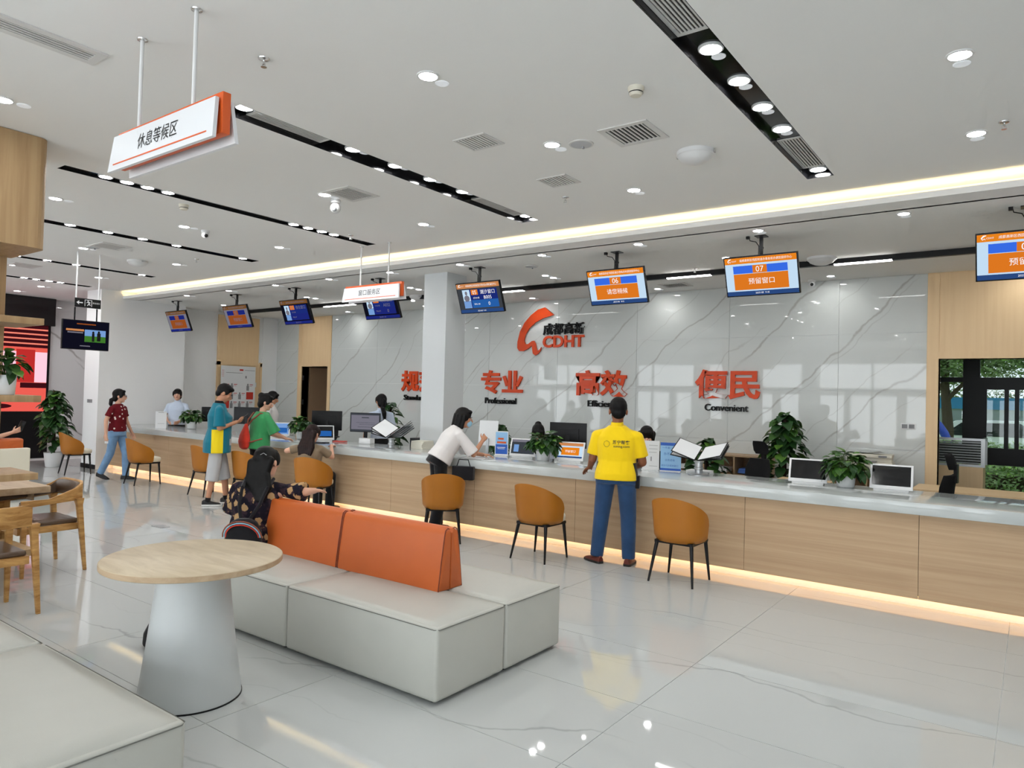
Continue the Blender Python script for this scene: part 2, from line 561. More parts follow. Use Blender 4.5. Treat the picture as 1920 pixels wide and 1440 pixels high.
# the rest of the hall, behind the camera
struct(ob('wall_side_left', B(-19.2, -18.9, -4.7, 9.7, 0, ZC), 'wall_paint'))
struct(ob('wall_side_right', B(6.0, 6.2, -4.7, YW + .18, 0, ZC), 'wall_paint'))
wf = MB(); px = -19.2
for (x0, x1) in WIN_BAYS + [(6.2, 6.2)]:
    wf.box(px, x0, -4.9, -4.6, 0, ZC); px = x1
for (x0, x1) in WIN_BAYS:
    wf.box(x0, x1, -4.9, -4.6, 0, 0.32); wf.box(x0, x1, -4.9, -4.6, 3.3, ZC)
struct(ob('wall_front', wf, 'wall_paint'))
for i, (x0, x1) in enumerate(WIN_BAYS):
    fr = MB()  # unseen bars, shaped to break up the windows' reflection in the wall tiles
    for x, q in ((x0 + 0.06, 0.06), (x0 * .72 + x1 * .28, 0.11), ((x0 + x1) / 2, 0.05), (x0 * .25 + x1 * .75, 0.15), (x1 - 0.06, 0.06)):
        fr.box(x - q, x + q, -4.80, -4.72, 0.32, 2.2)
    fr.box((x0 + x1) / 2 - .04, (x0 + x1) / 2 + .04, -4.80, -4.72, 2.2, 3.3)
    for z, q in ((0.36, .04), (2.22, .13), (3.26, .04)):
        fr.box(x0, x1, -4.80, -4.72, z - q, z + q)
    struct(ob('window_%d' % (i + 1), fr, 'wall_paint'))

# ---- ceilings
def holed_plane(x0, x1, y0, y1, z, t, holes):
    xs = sorted({x0, x1} | {h[0] for h in holes} | {h[1] for h in holes})
    ys = sorted({y0, y1} | {h[2] for h in holes} | {h[3] for h in holes})
    mb = MB()
    for a in range(len(xs) - 1):
        for b in range(len(ys) - 1):
            cx = (xs[a] + xs[a + 1]) / 2; cy = (ys[b] + ys[b + 1]) / 2
            if any(h[0] < cx < h[1] and h[2] < cy < h[3] for h in holes):
                continue
            mb.add([(xs[a], ys[b], z), (xs[a + 1], ys[b], z), (xs[a + 1], ys[b + 1], z), (xs[a], ys[b + 1], z)], [(0, 3, 2, 1)])
    mb.box(x0, x1, y0, y1, z + t, z + t + 0.05)
    return mb
TROUGHS = [(-1.64, -1.42, 2.82, 6.55), (-4.75, -4.51, 2.82, 6.55), (-7.29, -7.12, 2.73, 6.52), (-9.86, -9.66, 3.10, 6.46), (-12.95, -12.77, 2.9, 6.45), (-15.46, -15.28, 2.9, 6.45)]
struct(ob('ceiling', holed_plane(-19.2, 6.2, -4.9, 7.42, ZC, 0.14, TROUGHS), 'ceiling_paint'))
struct(ob('ceiling_passage', B(-19.2, XL - 0.35, 7.42, 9.7, ZC, ZC + 0.05), 'ceiling_paint'))
cc = holed_plane(-15.9, 6.2, 7.145, YW + 0.02, ZS, 0.06, [])
cc.v = cc.v[:-8]; cc.f = cc.f[:-6]; cc.mi = cc.mi[:-6]
cc.box(-15.9, 6.2, 7.46, YW + 0.02, ZS + 0.06, ZS + 0.1)
struct(ob('ceiling_counter', cc, 'ceiling_paint'))
struct(ob('trim_1', B(XL, 6.2, 7.125, 7.145, ZS, 3.606), 'ceiling_paint'))
struct(ob('trim_2', B(XL, 6.2, 7.42, 7.46, ZS, ZC + 0.1), 'ceiling_paint'))
tag(ob('cove_light_strip', B(XL + .01, 6.1, 7.185, 7.20, ZS + 0.0, ZS + 0.012), 'cove_led', None, (0, 0, 0.002)), 'warm glowing light strip hidden in the long ceiling cove above the counter', 'light strip')

# ---- wood faced door in the back wall
def door_unit():
    fr = MB()
    fr.box(-14.86, DX0, YW - 0.03, YW + 0.18, 0, ZS); fr.box(DX1, DX1 + 0.10, YW - 0.03, YW + 0.18, 0, ZS)
    fr.box(DX0, DX1, YW - 0.03, YW + 0.18, DZ, DZ + 0.08)
    d = struct(ob('door_1', fr, 'door_wood'))
    ob('transom_panel', B(DX0, DX1, YW - 0.022, YW + 0.1, DZ + 0.08, ZS), 'door_wood', d)
    leaf = ob('door_leaf', B(0, 0.045, 0, 0.92, 0.01, DZ - 0.02), 'door_brown', d, (DX0 + 0.03, YW + 0.19, 0), R(-14))
    for z in (1.45, 2.05):
        ob('hinge', MB().cone((0, 0, -0.06), (0, 0, 0.06), 0.014, 0.014).box(-0.03, 0.03, 0.0, 0.006, -0.06, 0.06), 'black_metal', d, (DX0 + 0.05, YW + 0.0, z))
    return d
door_unit()
struct(ob('wall_store_room', MB().box(-15.2, -13.2, 12.6, 12.7, 0, 3).box(-15.3, -15.2, YW + .18, 12.7, 0, 3).box(-13.2, -13.1, YW + .18, 12.7, 0, 3).box(-15.3, -13.1, YW + .18, 12.7, 3, 3.1), 'dark_void'))

# ---- wood panel and doorway in the left wall, display board in front of it
dl = struct(ob('door_2', MB().box(-15.8, -15.755, 9.50, 9.58, 0, 3.5).box(-15.8, -15.755, 10.66, 10.72, 0, 2.4).box(-15.8, -15.755, 9.50, 10.72, 2.30, 2.38), 'door_wood'))
ob('transom_panel', B(-15.8, -15.77, 9.58, 10.62, 2.38, 3.5), 'door_wood', dl)
ob('door_leaf', B(-15.8, -15.765, 9.58, 10.66, 0.0, 2.30), 'door_wood', dl)
ob('switch_plate', B(-15.764, -15.755, 10.49, 10.57, 1.78, 1.90), 'plastic_white', dl)

# ---- wood lined doorway at the right and the room behind it
dr = struct(ob('door_3', MB().box(-1.19, OX0, YW - 0.03, YW + 0.20, 0, ZS).box(OX0, OX1, YW - 0.03, YW + 0.20, OZ, OZ + 0.09), 'door_wood'))
ob('transom_panel', B(OX0, OX1, YW - 0.02, YW + 0.1, OZ + 0.09, ZS), 'door_wood', dr)

# ================================================================ CEILING FITTINGS
def lamp_set(name, lens_mat, r=0.058, disc_gap=0.13, label='', group=''):
    t = thing(name, label, 'downlight', (0, 0, 0), 0, group)
    ob('trim_ring', MB().lathe([(r + 0.014, 0), (r + 0.012, -0.006), (r, -0.008), (r, -0.002)], 20, caps=False), 'white_metal', t, smooth=True)
    ob('lens', MB().add([(r * math.cos(PI * k / 6), r * math.sin(PI * k / 6), -0.004) for k in range(12)], [tuple(range(11, -1, -1))]), lens_mat, t)
    if disc_gap:
        ob('frosted_disc', MB().lathe([(0.045, 0), (0.045, -0.003), (0.038, -0.005)], 18), 'frosted', t, (0, disc_gap, 0))
    return t
main_lamp = lamp_set('ceiling_downlight', 'lamp_lens')
main_spots = [(-3.08, 3.21), (-3.08, 4.63), (-3.08, 6.05), (-0.36, 4.66), (-0.36, 6.06), (-5.78, 6.02), (-5.80, 4.60), (-8.47, 4.60), (-8.47, 5.97), (-8.47, 3.17), (-11.15, 5.95), (-11.15, 4.56), (-13.87, 5.95), (-13.87, 4.56), (-16.3, 5.90), (-17.6, 5.92), (-17.3, 7.7), (-17.3, 8.7), (-5.87, 1.84), (-0.36, 3.2), (-0.36, 1.8), (-3.08, 0.4), (2.4, 3.2), (2.4, 6.0), (-8.47, 1.8), (-5.8, 0.4), (-11.15, 3.2), (-0.36, -1.0), (-3.08, -1.0), (-8.47, -1.0)]  # the two in the far left passage are added to brighten the marble wall
first = True
for (x, y) in main_spots:
    a = 'round white downlight glowing in the main white ceiling'
    if first:
        main_lamp.location = (x, y, ZC); tag(main_lamp, a, 'downlight', 'downlights in the main ceiling'); first = False
    else:
        dup(main_lamp, (x, y, ZC), 0, a, 'downlights in the main ceiling')
sof_lamp = lamp_set('counter_downlight', 'lamp_lens_soffit', r=0.05)
sof_spots = [(-3.78, 7.57), (-2.39, 7.59), (-1.02, 7.59), (-5.14, 7.56), (-9.28, 7.50), (-10.70, 7.49), (-12.13, 7.49), (-13.58, 7.48), (0.4, 7.59), (-6.52, 7.55), (-7.9, 7.53),
             (-5.94, 8.84), (-5.94, 9.06), (-11.46, 8.74), (-11.44, 8.93), (-8.70, 8.78), (-8.70, 8.99), (-14.3, 8.72), (-0.41, 8.86), (-0.41, 9.07), (-3.17, 8.82), (-3.17, 9.03),
             (-2.35, 10.75), (-7.5, 10.75), (-5.0, 10.75), (-10.2, 10.75), (-14.2, 10.5), (-0.1, 10.75), (-12.6, 10.75)]
first = True
for (x, y) in sof_spots:
    a = 'small round downlight in the lower ceiling above the counter'
    if first:
        sof_lamp.location = (x, y, ZS); tag(sof_lamp, a, 'downlight', 'downlights above the counter'); first = False
    else:
        dup(sof_lamp, (x, y, ZS), 0, a, 'downlights above the counter')

def grille(parent, name, x0, x1, y0, y1, z, nx, along='y', dark='vent_dark', fw_=0.03, slat_w=0.010):
    """a framed air grille as part of parent, its blades as sub-parts"""
    fr = MB()
    fr.box(x0, x1, y0, y0 + fw_, z - 0.008, z); fr.box(x0, x1, y1 - fw_, y1, z - 0.008, z)
    fr.box(x0, x0 + fw_, y0 + fw_, y1 - fw_, z - 0.008, z); fr.box(x1 - fw_, x1, y0 + fw_, y1 - fw_, z - 0.008, z)
    g = ob(name, fr, 'vent_white', parent)
    ob('duct_opening', MB().box(x0 + fw_, x1 - fw_, y0 + fw_, y1 - fw_, z - 0.0005, z + 0.004), dark, g)
    if along == 'y':
        me = B(-slat_w / 2, slat_w / 2, y0 + fw_, y1 - fw_, -0.007, 0).mesh('blade')
    else:
        me = B(x0 + fw_, x1 - fw_, -slat_w / 2, slat_w / 2, -0.007, 0).mesh('blade')
    me.materials.append(MATS['vent_white'])
    for i in range(nx):
        if along == 'y':
            link('blade', me, None, g, (x0 + fw_ + (x1 - x0 - 2 * fw_) * (i + 0.5) / nx, 0, z))
        else:
            link('blade', me, None, g, (0, y0 + fw_ + (y1 - y0 - 2 * fw_) * (i + 0.5) / nx, z))
    return g
def vent_thing(label, x0, x1, y0, y1, z, n, along='y', fw_=0.045, sw=0.012):
    t = thing('ceiling_vent', label, 'air vent', ((x0 + x1) / 2, (y0 + y1) / 2, z), 0)
    hx = (x1 - x0) / 2; hy = (y1 - y0) / 2
    grille(t, 'grille', -hx, hx, -hy, hy, 0, n, along, fw_=fw_, slat_w=sw)
    return t
vent_thing('large square air vent with dark gaps beside the smoke detector', -2.64, -2.24, 4.56, 4.96, ZC, 9)
vent_thing('square air vent between the long black trough and the round speaker', -3.69, -3.38, 4.14, 4.41, ZC, 9, fw_=0.02, sw=0.017)
vent_thing('square air vent next to the cove, behind the sprinkler in mid ceiling', -3.69, -3.38, 5.30, 5.58, ZC, 9, fw_=0.02, sw=0.017)
vent_thing('square air vent right above the small white dome camera', -5.75, -5.35, 4.52, 4.93, ZC, 9)
vent_thing('far square air vent above the hanging exit sign', -10.84, -10.40, 4.50, 4.90, ZC, 9, sw=0.02)
vent_thing('farthest square air vent at the wooden shelf edge', -13.95, -13.5, 4.5, 4.9, ZC, 9, sw=0.02)
vent_thing('dark square air vent in the lower ceiling close to the tiled wall', -4.82, -4.38, 10.35, 10.73, ZS, 9, sw=0.008)
t = thing('slot_diffuser', 'long white slot diffuser in the ceiling at the upper left corner', 'air vent', (-4.63, 1.05, ZC))
grille(t, 'grille', -0.11, 0.11, -0.9, 0.9, 0, 4, 'y', fw_=0.05, slat_w=0.012)

# ---- black troughs with lamps and grilles
def trough(i, label, lamps, vents, depth, r):
    x0, x1, y0, y1 = TROUGHS[i]
    cx = (x0 + x1) / 2
    t = thing('light_trough', label, 'light trough', (cx, y0, ZC))
    hw = (x1 - x0) / 2; ln = y1 - y0
    mb = MB()
    mb.box(-hw, -hw + 0.004, 0, ln, 0, depth); mb.box(hw - 0.004, hw, 0, ln, 0, depth)
    mb.box(-hw, hw, 0, 0.004, 0, depth); mb.box(-hw, hw, ln - 0.004, ln, 0, depth)
    mb.box(-hw, hw, 0, ln, depth, depth + 0.02)
    ob('tray', mb, 'black_gloss', t)
    for y in lamps:
        l = ob('lamp', MB().lathe([(r + 0.012, 0), (r + 0.01, -0.012), (r, -0.014), (r, -0.004)], 20, caps=False), 'white_metal', t, (0, y - y0, depth), smooth=True)
        ob('lens', MB().add([(r * math.cos(PI * k / 6), r * math.sin(PI * k / 6), -0.006) for k in range(12)], [tuple(range(11, -1, -1))]), 'lamp_lens', l)
        if r > 0.0565:
            ob('frosted_disc', MB().lathe([(0.042, 0), (0.042, -0.003), (0.036, -0.005)], 18), 'frosted', l, (0, 0.125, 0))
    for (a, b) in vents:
        grille(t, 'grille', -hw + 0.006, hw - 0.006, a - y0, b - y0, depth - 0.002, 7, 'y', fw_=0.025, slat_w=0.011)
    return t
DP = 0.055
trough(0, 'black light trough with grilles running up the right of the ceiling', [2.95, 3.93, 4.42, 4.90, 5.37, 6.46], [(3.02, 3.70), (5.60, 6.38)], DP, 0.062)
trough(1, 'black light trough starting at the orange and white sign', [2.93, 3.95, 4.44, 4.90, 5.37, 6.46], [(3.02, 3.70), (5.64, 6.40)], DP, 0.058)
trough(2, 'narrow black light trough with two groups of four lamps', [3.12, 3.32, 3.52, 3.73, 5.27, 5.48, 5.69, 5.88], [], 0.02, 0.055)
trough(3, 'black light trough with five evenly spaced lamps beside the wooden bulkhead', [3.83, 4.28, 4.73, 5.20, 6.24], [], 0.02, 0.055)
trough(4, 'fifth black light trough from the camera, above the exit sign', [4.3, 4.73, 5.16, 6.24], [], 0.02, 0.055)
trough(5, 'farthest and smallest black light trough near the white column', [5.28, 5.48, 5.70, 5.90], [], 0.02, 0.055)

# ---- black linear track under the lower ceiling with white light bars
t = thing('light_track', 'long black linear track under the lower ceiling with white light bars', 'light track', (-4.7, 9.57, ZS))
ob('track_rail', B(-10.7, 10.6, -0.03, 0.03, -0.072, 0.0), 'black_satin', t)
for x0, x1 in ((-11.95, -11.0), (-7.85, -6.85), (-4.3, -3.65), (-2.05, -1.4), (1.0, 2.0)):
    ob('light_bar', B(x0 + 4.7, x1 + 4.7, -0.032, 0.024, -0.076, -0.062), 'track_light', t)
for x in (-5.5, -9.4):
    ob('track_spot', MB().cone((x + 4.7, 0, -0.10), (x + 4.7, 0, -0.07), 0.032, 0.032), 'track_light', t)

# ---- small ceiling devices
def dome_light(label, x, y, z, r=0.15):
    t = thing('dome_light', label, 'dome light', (x, y, z))
    ob('base_ring', MB().lathe([(r, 0), (r, -0.03), (r * 0.96, -0.035)], 32), 'plastic_white', t, smooth=True)
    ob('diffuser', MB().lathe([(r * 0.94, -0.032), (r * 0.8, -0.062), (r * 0.5, -0.085), (r * 0.15, -0.093)], 32), 'plastic_white', t, smooth=True)
    for s in (-1, 1):
        ob('clip', B(s * r - 0.01, s * r + 0.01, -0.012, 0.012, -0.03, -0.012), 'chrome', t)
dome_light('white dome ceiling light beside the black trough on the right', -2.20, 5.38, ZC)
dome_light('white dome ceiling light in the far left main ceiling', -11.45, 5.48, ZC)
dome_light('white dome light in the lower ceiling right of the screen 07', -2.16, 9.38, ZS, 0.17)
dome_light('white dome light in the lower ceiling left of the square column', -9.3, 9.6, ZS, 0.16)
def speaker(label, x, y, z):
    t = thing('ceiling_speaker', label, 'ceiling speaker', (x, y, z))
    ob('rim', MB().lathe([(0.098, 0), (0.096, -0.007), (0.085, -0.009)], 28), 'vent_white', t, smooth=True)
    ob('mesh_cover', MB().lathe([(0.083, -0.009), (0.04, -0.014)], 28), 'paper_grey', t, smooth=True)
    ob('tab', B(-0.006, 0.006, 0.02, 0.04, -0.03, -0.01), 'plastic_grey', t)
speaker('round ceiling speaker between the downlight and the large vent', -2.88, 4.74, ZC)
speaker('round ceiling speaker in front of the far vent at the left', -10.95, 4.6, ZC)
speaker('round plate in the lower ceiling next to screen 05 pole', -5.72, 8.15, ZS)
def smoke(label, x, y):
    t = thing('smoke_detector', label, 'smoke detector', (x, y, ZC))
    ob('base', MB().lathe([(0.052, 0), (0.052, -0.018), (0.047, -0.026)], 24), 'plastic_beige', t, smooth=True)
    ob('sensor_head', MB().lathe([(0.046, -0.026), (0.044, -0.044), (0.034, -0.056)], 24), 'plastic_beige', t, smooth=True)
    ob('slot', MB().lathe([(0.0465, -0.034), (0.0465, -0.040)], 24, caps=False), 'black_satin', t)
smoke('cream smoke detector on the ceiling above the large air vent', -2.07, 4.06)
smoke('cream smoke detector on the ceiling below the narrow black trough', -7.48, 4.05)
def sprinkler(label, x, y, z=ZC):
    t = thing('sprinkler', label, 'sprinkler', (x, y, z))
    ob('plate', MB().lathe([(0.036, 0), (0.034, -0.006), (0.02, -0.012)], 20), 'chrome', t, smooth=True)
    ob('head', MB().cone((0, 0, -0.012), (0, 0, -0.035), 0.007, 0.007, 10).box(-0.013, -0.010, -0.003, 0.003, -0.05, -0.03).box(0.010, 0.013, -0.003, 0.003, -0.05, -0.03), 'chrome', t)
    ob('deflector', MB().cone((0, 0, -0.050), (0, 0, -0.053), 0.018, 0.018, 14), 'chrome', t)
sprinkler('chrome sprinkler head right of the orange hanging sign', -3.76, 2.50)
sprinkler('chrome sprinkler head in front of the cove light, mid ceiling', -3.77, 5.93)
sprinkler('chrome sprinkler head at the right edge of the ceiling', -0.19, 5.92)
sprinkler('chrome sprinkler head beside the end of the narrow trough', -7.00, 5.98)
sprinkler('chrome sprinkler head far left, beyond the white dome light', -10.43, 5.88)
sprinkler('chrome sprinkler head above the black track left of screen 07', -3.80, 9.35, ZS)
sprinkler('chrome sprinkler head above the black track right of screen 05', -7.22, 9.35, ZS)
def dome_camera(label, x, y, z, face):
    t = thing('dome_camera', label, 'security camera', (x, y, z), face)
    ob('mount', MB().lathe([(0.055, 0), (0.053, -0.02), (0.045, -0.03)], 24), 'plastic_white', t, smooth=True)
    ob('eyeball', MB().ell((0, 0, -0.055), (0.047, 0.047, 0.045), 20, 12), 'plastic_white', t, smooth=True)
    ob('camera_lens', MB().ell((0, -0.028, -0.066), (0.026, 0.024, 0.026), 16, 10), 'black_gloss', t, smooth=True)
dome_camera('white dome camera with black lens below the left downlight', -8.45, 4.87, ZC, R(75))
dome_camera('white dome camera with black lens at the top of the tiled wall', -2.66, 11.0, ZS, R(12))
t = thing('ptz_camera', 'small white pan camera hanging under a downlight next to a vent', 'security camera', (-5.87, 4.80, ZC))
ob('mount', MB().lathe([(0.05, 0), (0.05, -0.03), (0.03, -0.04)], 20), 'plastic_white', t, smooth=True)
ob('head', MB().ell((0, 0, -0.085), (0.055, 0.055, 0.055), 18, 12), 'plastic_white', t, smooth=True)
ob('camera_lens', MB().ell((0.02, -0.03, -0.10), (0.028, 0.028, 0.028), 14, 9), 'plastic_grey', t, smooth=True)
tag(ob('ceiling_bracket', MB().cone((0, 0, 0), (0, 0, -0.06), 0.05, 0.05).ell((0, 0, -0.09), (0.06, 0.06, 0.06)), 'steel_grey', None, (0.10, 4.35, ZC), smooth=True), 'grey metal fitting at the upper right corner of the picture', 'ceiling fitting')

# ---- hanging direction signs
def hang_sign(label, x, y, rods, words, zt, zb, w):
    t = thing('hanging_sign', label, 'hanging sign', (x, y, zb))
    h = zt - zb
    ob('core', B(-w / 2, w / 2, -0.022, 0.022, 0.012, h), 'sign_orange', t, bevel=0.002)
    for s in (-1, 1):
        # leaning cover panels, wider apart at the foot
        a = 0.030 * s; b = 0.052 * s; th = 0.020 * s
        p = MB().add([(-w / 2 - .01, b, -0.02), (w / 2 - .0, b, -0.02), (w / 2 - .02, a, h - 0.03), (-w / 2 + .01, a, h - 0.03),
                      (-w / 2 - .01, b + th, -0.02), (w / 2 - .0, b + th, -0.02), (w / 2 - .02, a + th, h - 0.03), (-w / 2 + .01, a + th, h - 0.03)],
                     [(0, 1, 2, 3), (4, 5, 6, 7), (0, 1, 5, 4), (1, 2, 6, 5), (2, 3, 7, 6), (3, 0, 4, 7)])
        pn = ob('cover_panel', p, 'sign_white', t)
        if s < 0:
            ax = V((1, 0, 0)); up = V((0, (a - b), h - 0.01)).normalized()
            base = V((0, b + th, -0.02))
            n_out = V((0, -(h - 0.01), (a - b))).normalized()
            rot = Matrix((ax, -n_out, up)).transposed().to_4x4()
            H = math.hypot(h - 0.01, a - b)
            mt_ = Matrix.Translation(base + up * (H * 0.58) + n_out * 0.002 + ax * -0.02) @ rot
            letters(words, 0.0, 0.0, 'print_black', pn, None, w=0.42, h=H * 0.42, mtx=mt_)
            mt2 = Matrix.Translation(base + up * (H * 0.17) + n_out * 0.0015) @ rot
            ob('line', B(-w / 2 + 0.05, w / 2 - 0.06, -0.0006, 0.0006, -0.004, 0.004), 'sign_orange', pn, mtx=mt2)
    for rx_ in rods:
        r_ = ob('rod', MB().cone((rx_, 0, h), (rx_, 0, ZC - zb), 0.011, 0.011, 14), 'white_metal', t, smooth=True)
        ob('ceiling_rose', MB().lathe([(0.03, 0), (0.028, -0.006), (0.014, -0.010)], 18, (rx_, 0, ZC - zb)), 'chrome', r_, smooth=True)
    return t
hang_sign('large hanging sign, orange and white, with five black characters, upper left', -3.81, 1.97, (-0.345, 0.23), '休息等候区', 3.185, 2.965, 1.09)
hang_sign('small far hanging sign, orange and white, in front of screen 04', -7.15, 6.53, (-0.265, 0.275), '窗口服务区', 3.165, 2.965, 1.09)

# ---- exit sign and information screen at the left
t = thing('exit_sign', 'black hanging exit sign with white arrow and running figure', 'exit sign', (-11.5, 4.795, 2.875), R(90))
ob('panel', B(-0.18, 0.18, -0.012, 0.012, 0, 0.135), 'black_satin', t)
for x in (-0.165, 0.15):
    ob('rod', MB().cone((x, 0, 0.135), (x, 0, ZC - 2.875), 0.011, 0.011, 12), 'white_metal', t, smooth=True)
ar = MB().prism([(-0.165, 0.067), (-0.125, 0.098), (-0.13, 0.075), (-0.075, 0.075), (-0.075, 0.060), (-0.13, 0.060), (-0.125, 0.036)], 0.0, 0.001)
ob('arrow', MB().add([(p[0], -0.0135 - p[2], p[1]) for p in ar.v], ar.f), 'sign_white', t)
fg = MB()
for q in ((-0.05, -0.042, 0.02, 0.118), (0.045, 0.053, 0.02, 0.118), (-0.05, 0.053, 0.112, 0.118)):
    fg.box(q[0], q[1], -0.0145, -0.0125, q[2], q[3])
for a, b in (((0.0, 0.09), (0.012, 0.06)), ((0.012, 0.06), (-0.012, 0.03)), ((0.012, 0.06), (0.03, 0.035)), ((0.0, 0.088), (-0.022, 0.072)), ((0.002, 0.088), (0.028, 0.074))):
    fg.tube([(a[0], -0.0135, a[1]), (b[0], -0.0135, b[1])], 0.006, 6)
fg.ell((-0.004, -0.0135, 0.101), (0.008, 0.002, 0.008), 10, 6)
ob('running_figure', fg, 'sign_white', t)
letters('安全出口', 0.0, 0.0, 'sign_white', t, (0.113, -0.0135, 0.078), w=0.10)

def quadp(x0, x1, z0, z1, y):
    return MB().add([(x0, y, z0), (x1, y, z0), (x1, y, z1), (x0, y, z1)], [(0, 1, 2, 3)])
E_ = 0.95
glow('scr_orange', sc(236, 134, 30), E_); glow('scr_orange2', sc(226, 122, 34), E_); glow('scr_blue', sc(58, 110, 232), E_); glow('scr_pale', sc(200, 226, 248), E_)
glow('scr_white', (1, 1, 1, 1), E_); glow('scr_navy', sc(44, 74, 128), E_); glow('scr_deep', sc(28, 44, 120), E_); glow('scr_mid', sc(40, 96, 170), E_)
glow('scr_brown', sc(206, 136, 84), E_); glow('scr_black', sc(16, 16, 30), E_); glow('scr_green', sc(66, 122, 46), E_); glow('scr_sky', sc(120, 160, 216), E_)
glow('scr_dim_orange', sc(150, 78, 34), E_); glow('scr_dim_blue', sc(30, 40, 120), E_); glow('scr_dim_brown', sc(116, 78, 40), E_)
glow('scr_pink', sc(226, 150, 150), E_); glow('scr_grey', sc(120, 118, 130), E_); glow('scr_charcoal', sc(62, 66, 72), E_); glow('scr_violet', sc(120, 84, 150), E_)

t = thing('information_screen', 'dark wall television with green field picture hanging below the exit sign', 'television', (-11.5, 4.78, 2.24), R(86))
ob('housing', B(-0.32, 0.32, -0.02, 0.03, 0, 0.44), 'black_satin', t, bevel=0.004)
ob('bracket', MB().cone((-0.15, 0.02, 0.44), (-0.15, 0.02, 0.63), 0.01, 0.01, 10).cone((0.15, 0.02, 0.44), (0.15, 0.02, 0.63), 0.01, 0.01, 10), 'black_metal', t)
sn = ob('screen', quadp(-0.31, 0.31, 0.012, 0.43, -0.0205), 'scr_black', t)
ob('picture', quadp(-0.02, 0.27, 0.12, 0.21, -0.0215), 'scr_green', sn); ob('picture_sky', quadp(-0.02, 0.27, 0.21, 0.305, -0.0215), 'scr_sky', sn)
ob('picture_figures', MB().box(0.08, 0.115, -0.0225, -0.0216, 0.13, 0.25).box(0.15, 0.20, -0.0225, -0.0216, 0.14, 0.26).ell((0.097, -0.0222, 0.265), (0.016, 0.0008, 0.02), 8, 6).ell((0.175, -0.0222, 0.275), (0.016, 0.0008, 0.02), 8, 6), 'black_matt', sn)
ob('text_block', MB().box(-0.27, -0.03, -0.0222, -0.0216, 0.275, 0.305), 'scr_brown', sn); ob('text_line', MB().box(-0.25, -0.04, -0.0222, -0.0216, 0.243, 0.262), 'scr_grey', sn)
ob('header', MB().box(-0.13, 0.13, -0.0222, -0.0216, 0.375, 0.392), 'scr_dim_orange', sn); ob('footer', MB().box(-0.08, 0.06, -0.0222, -0.0216, 0.05, 0.064), 'scr_grey', sn)

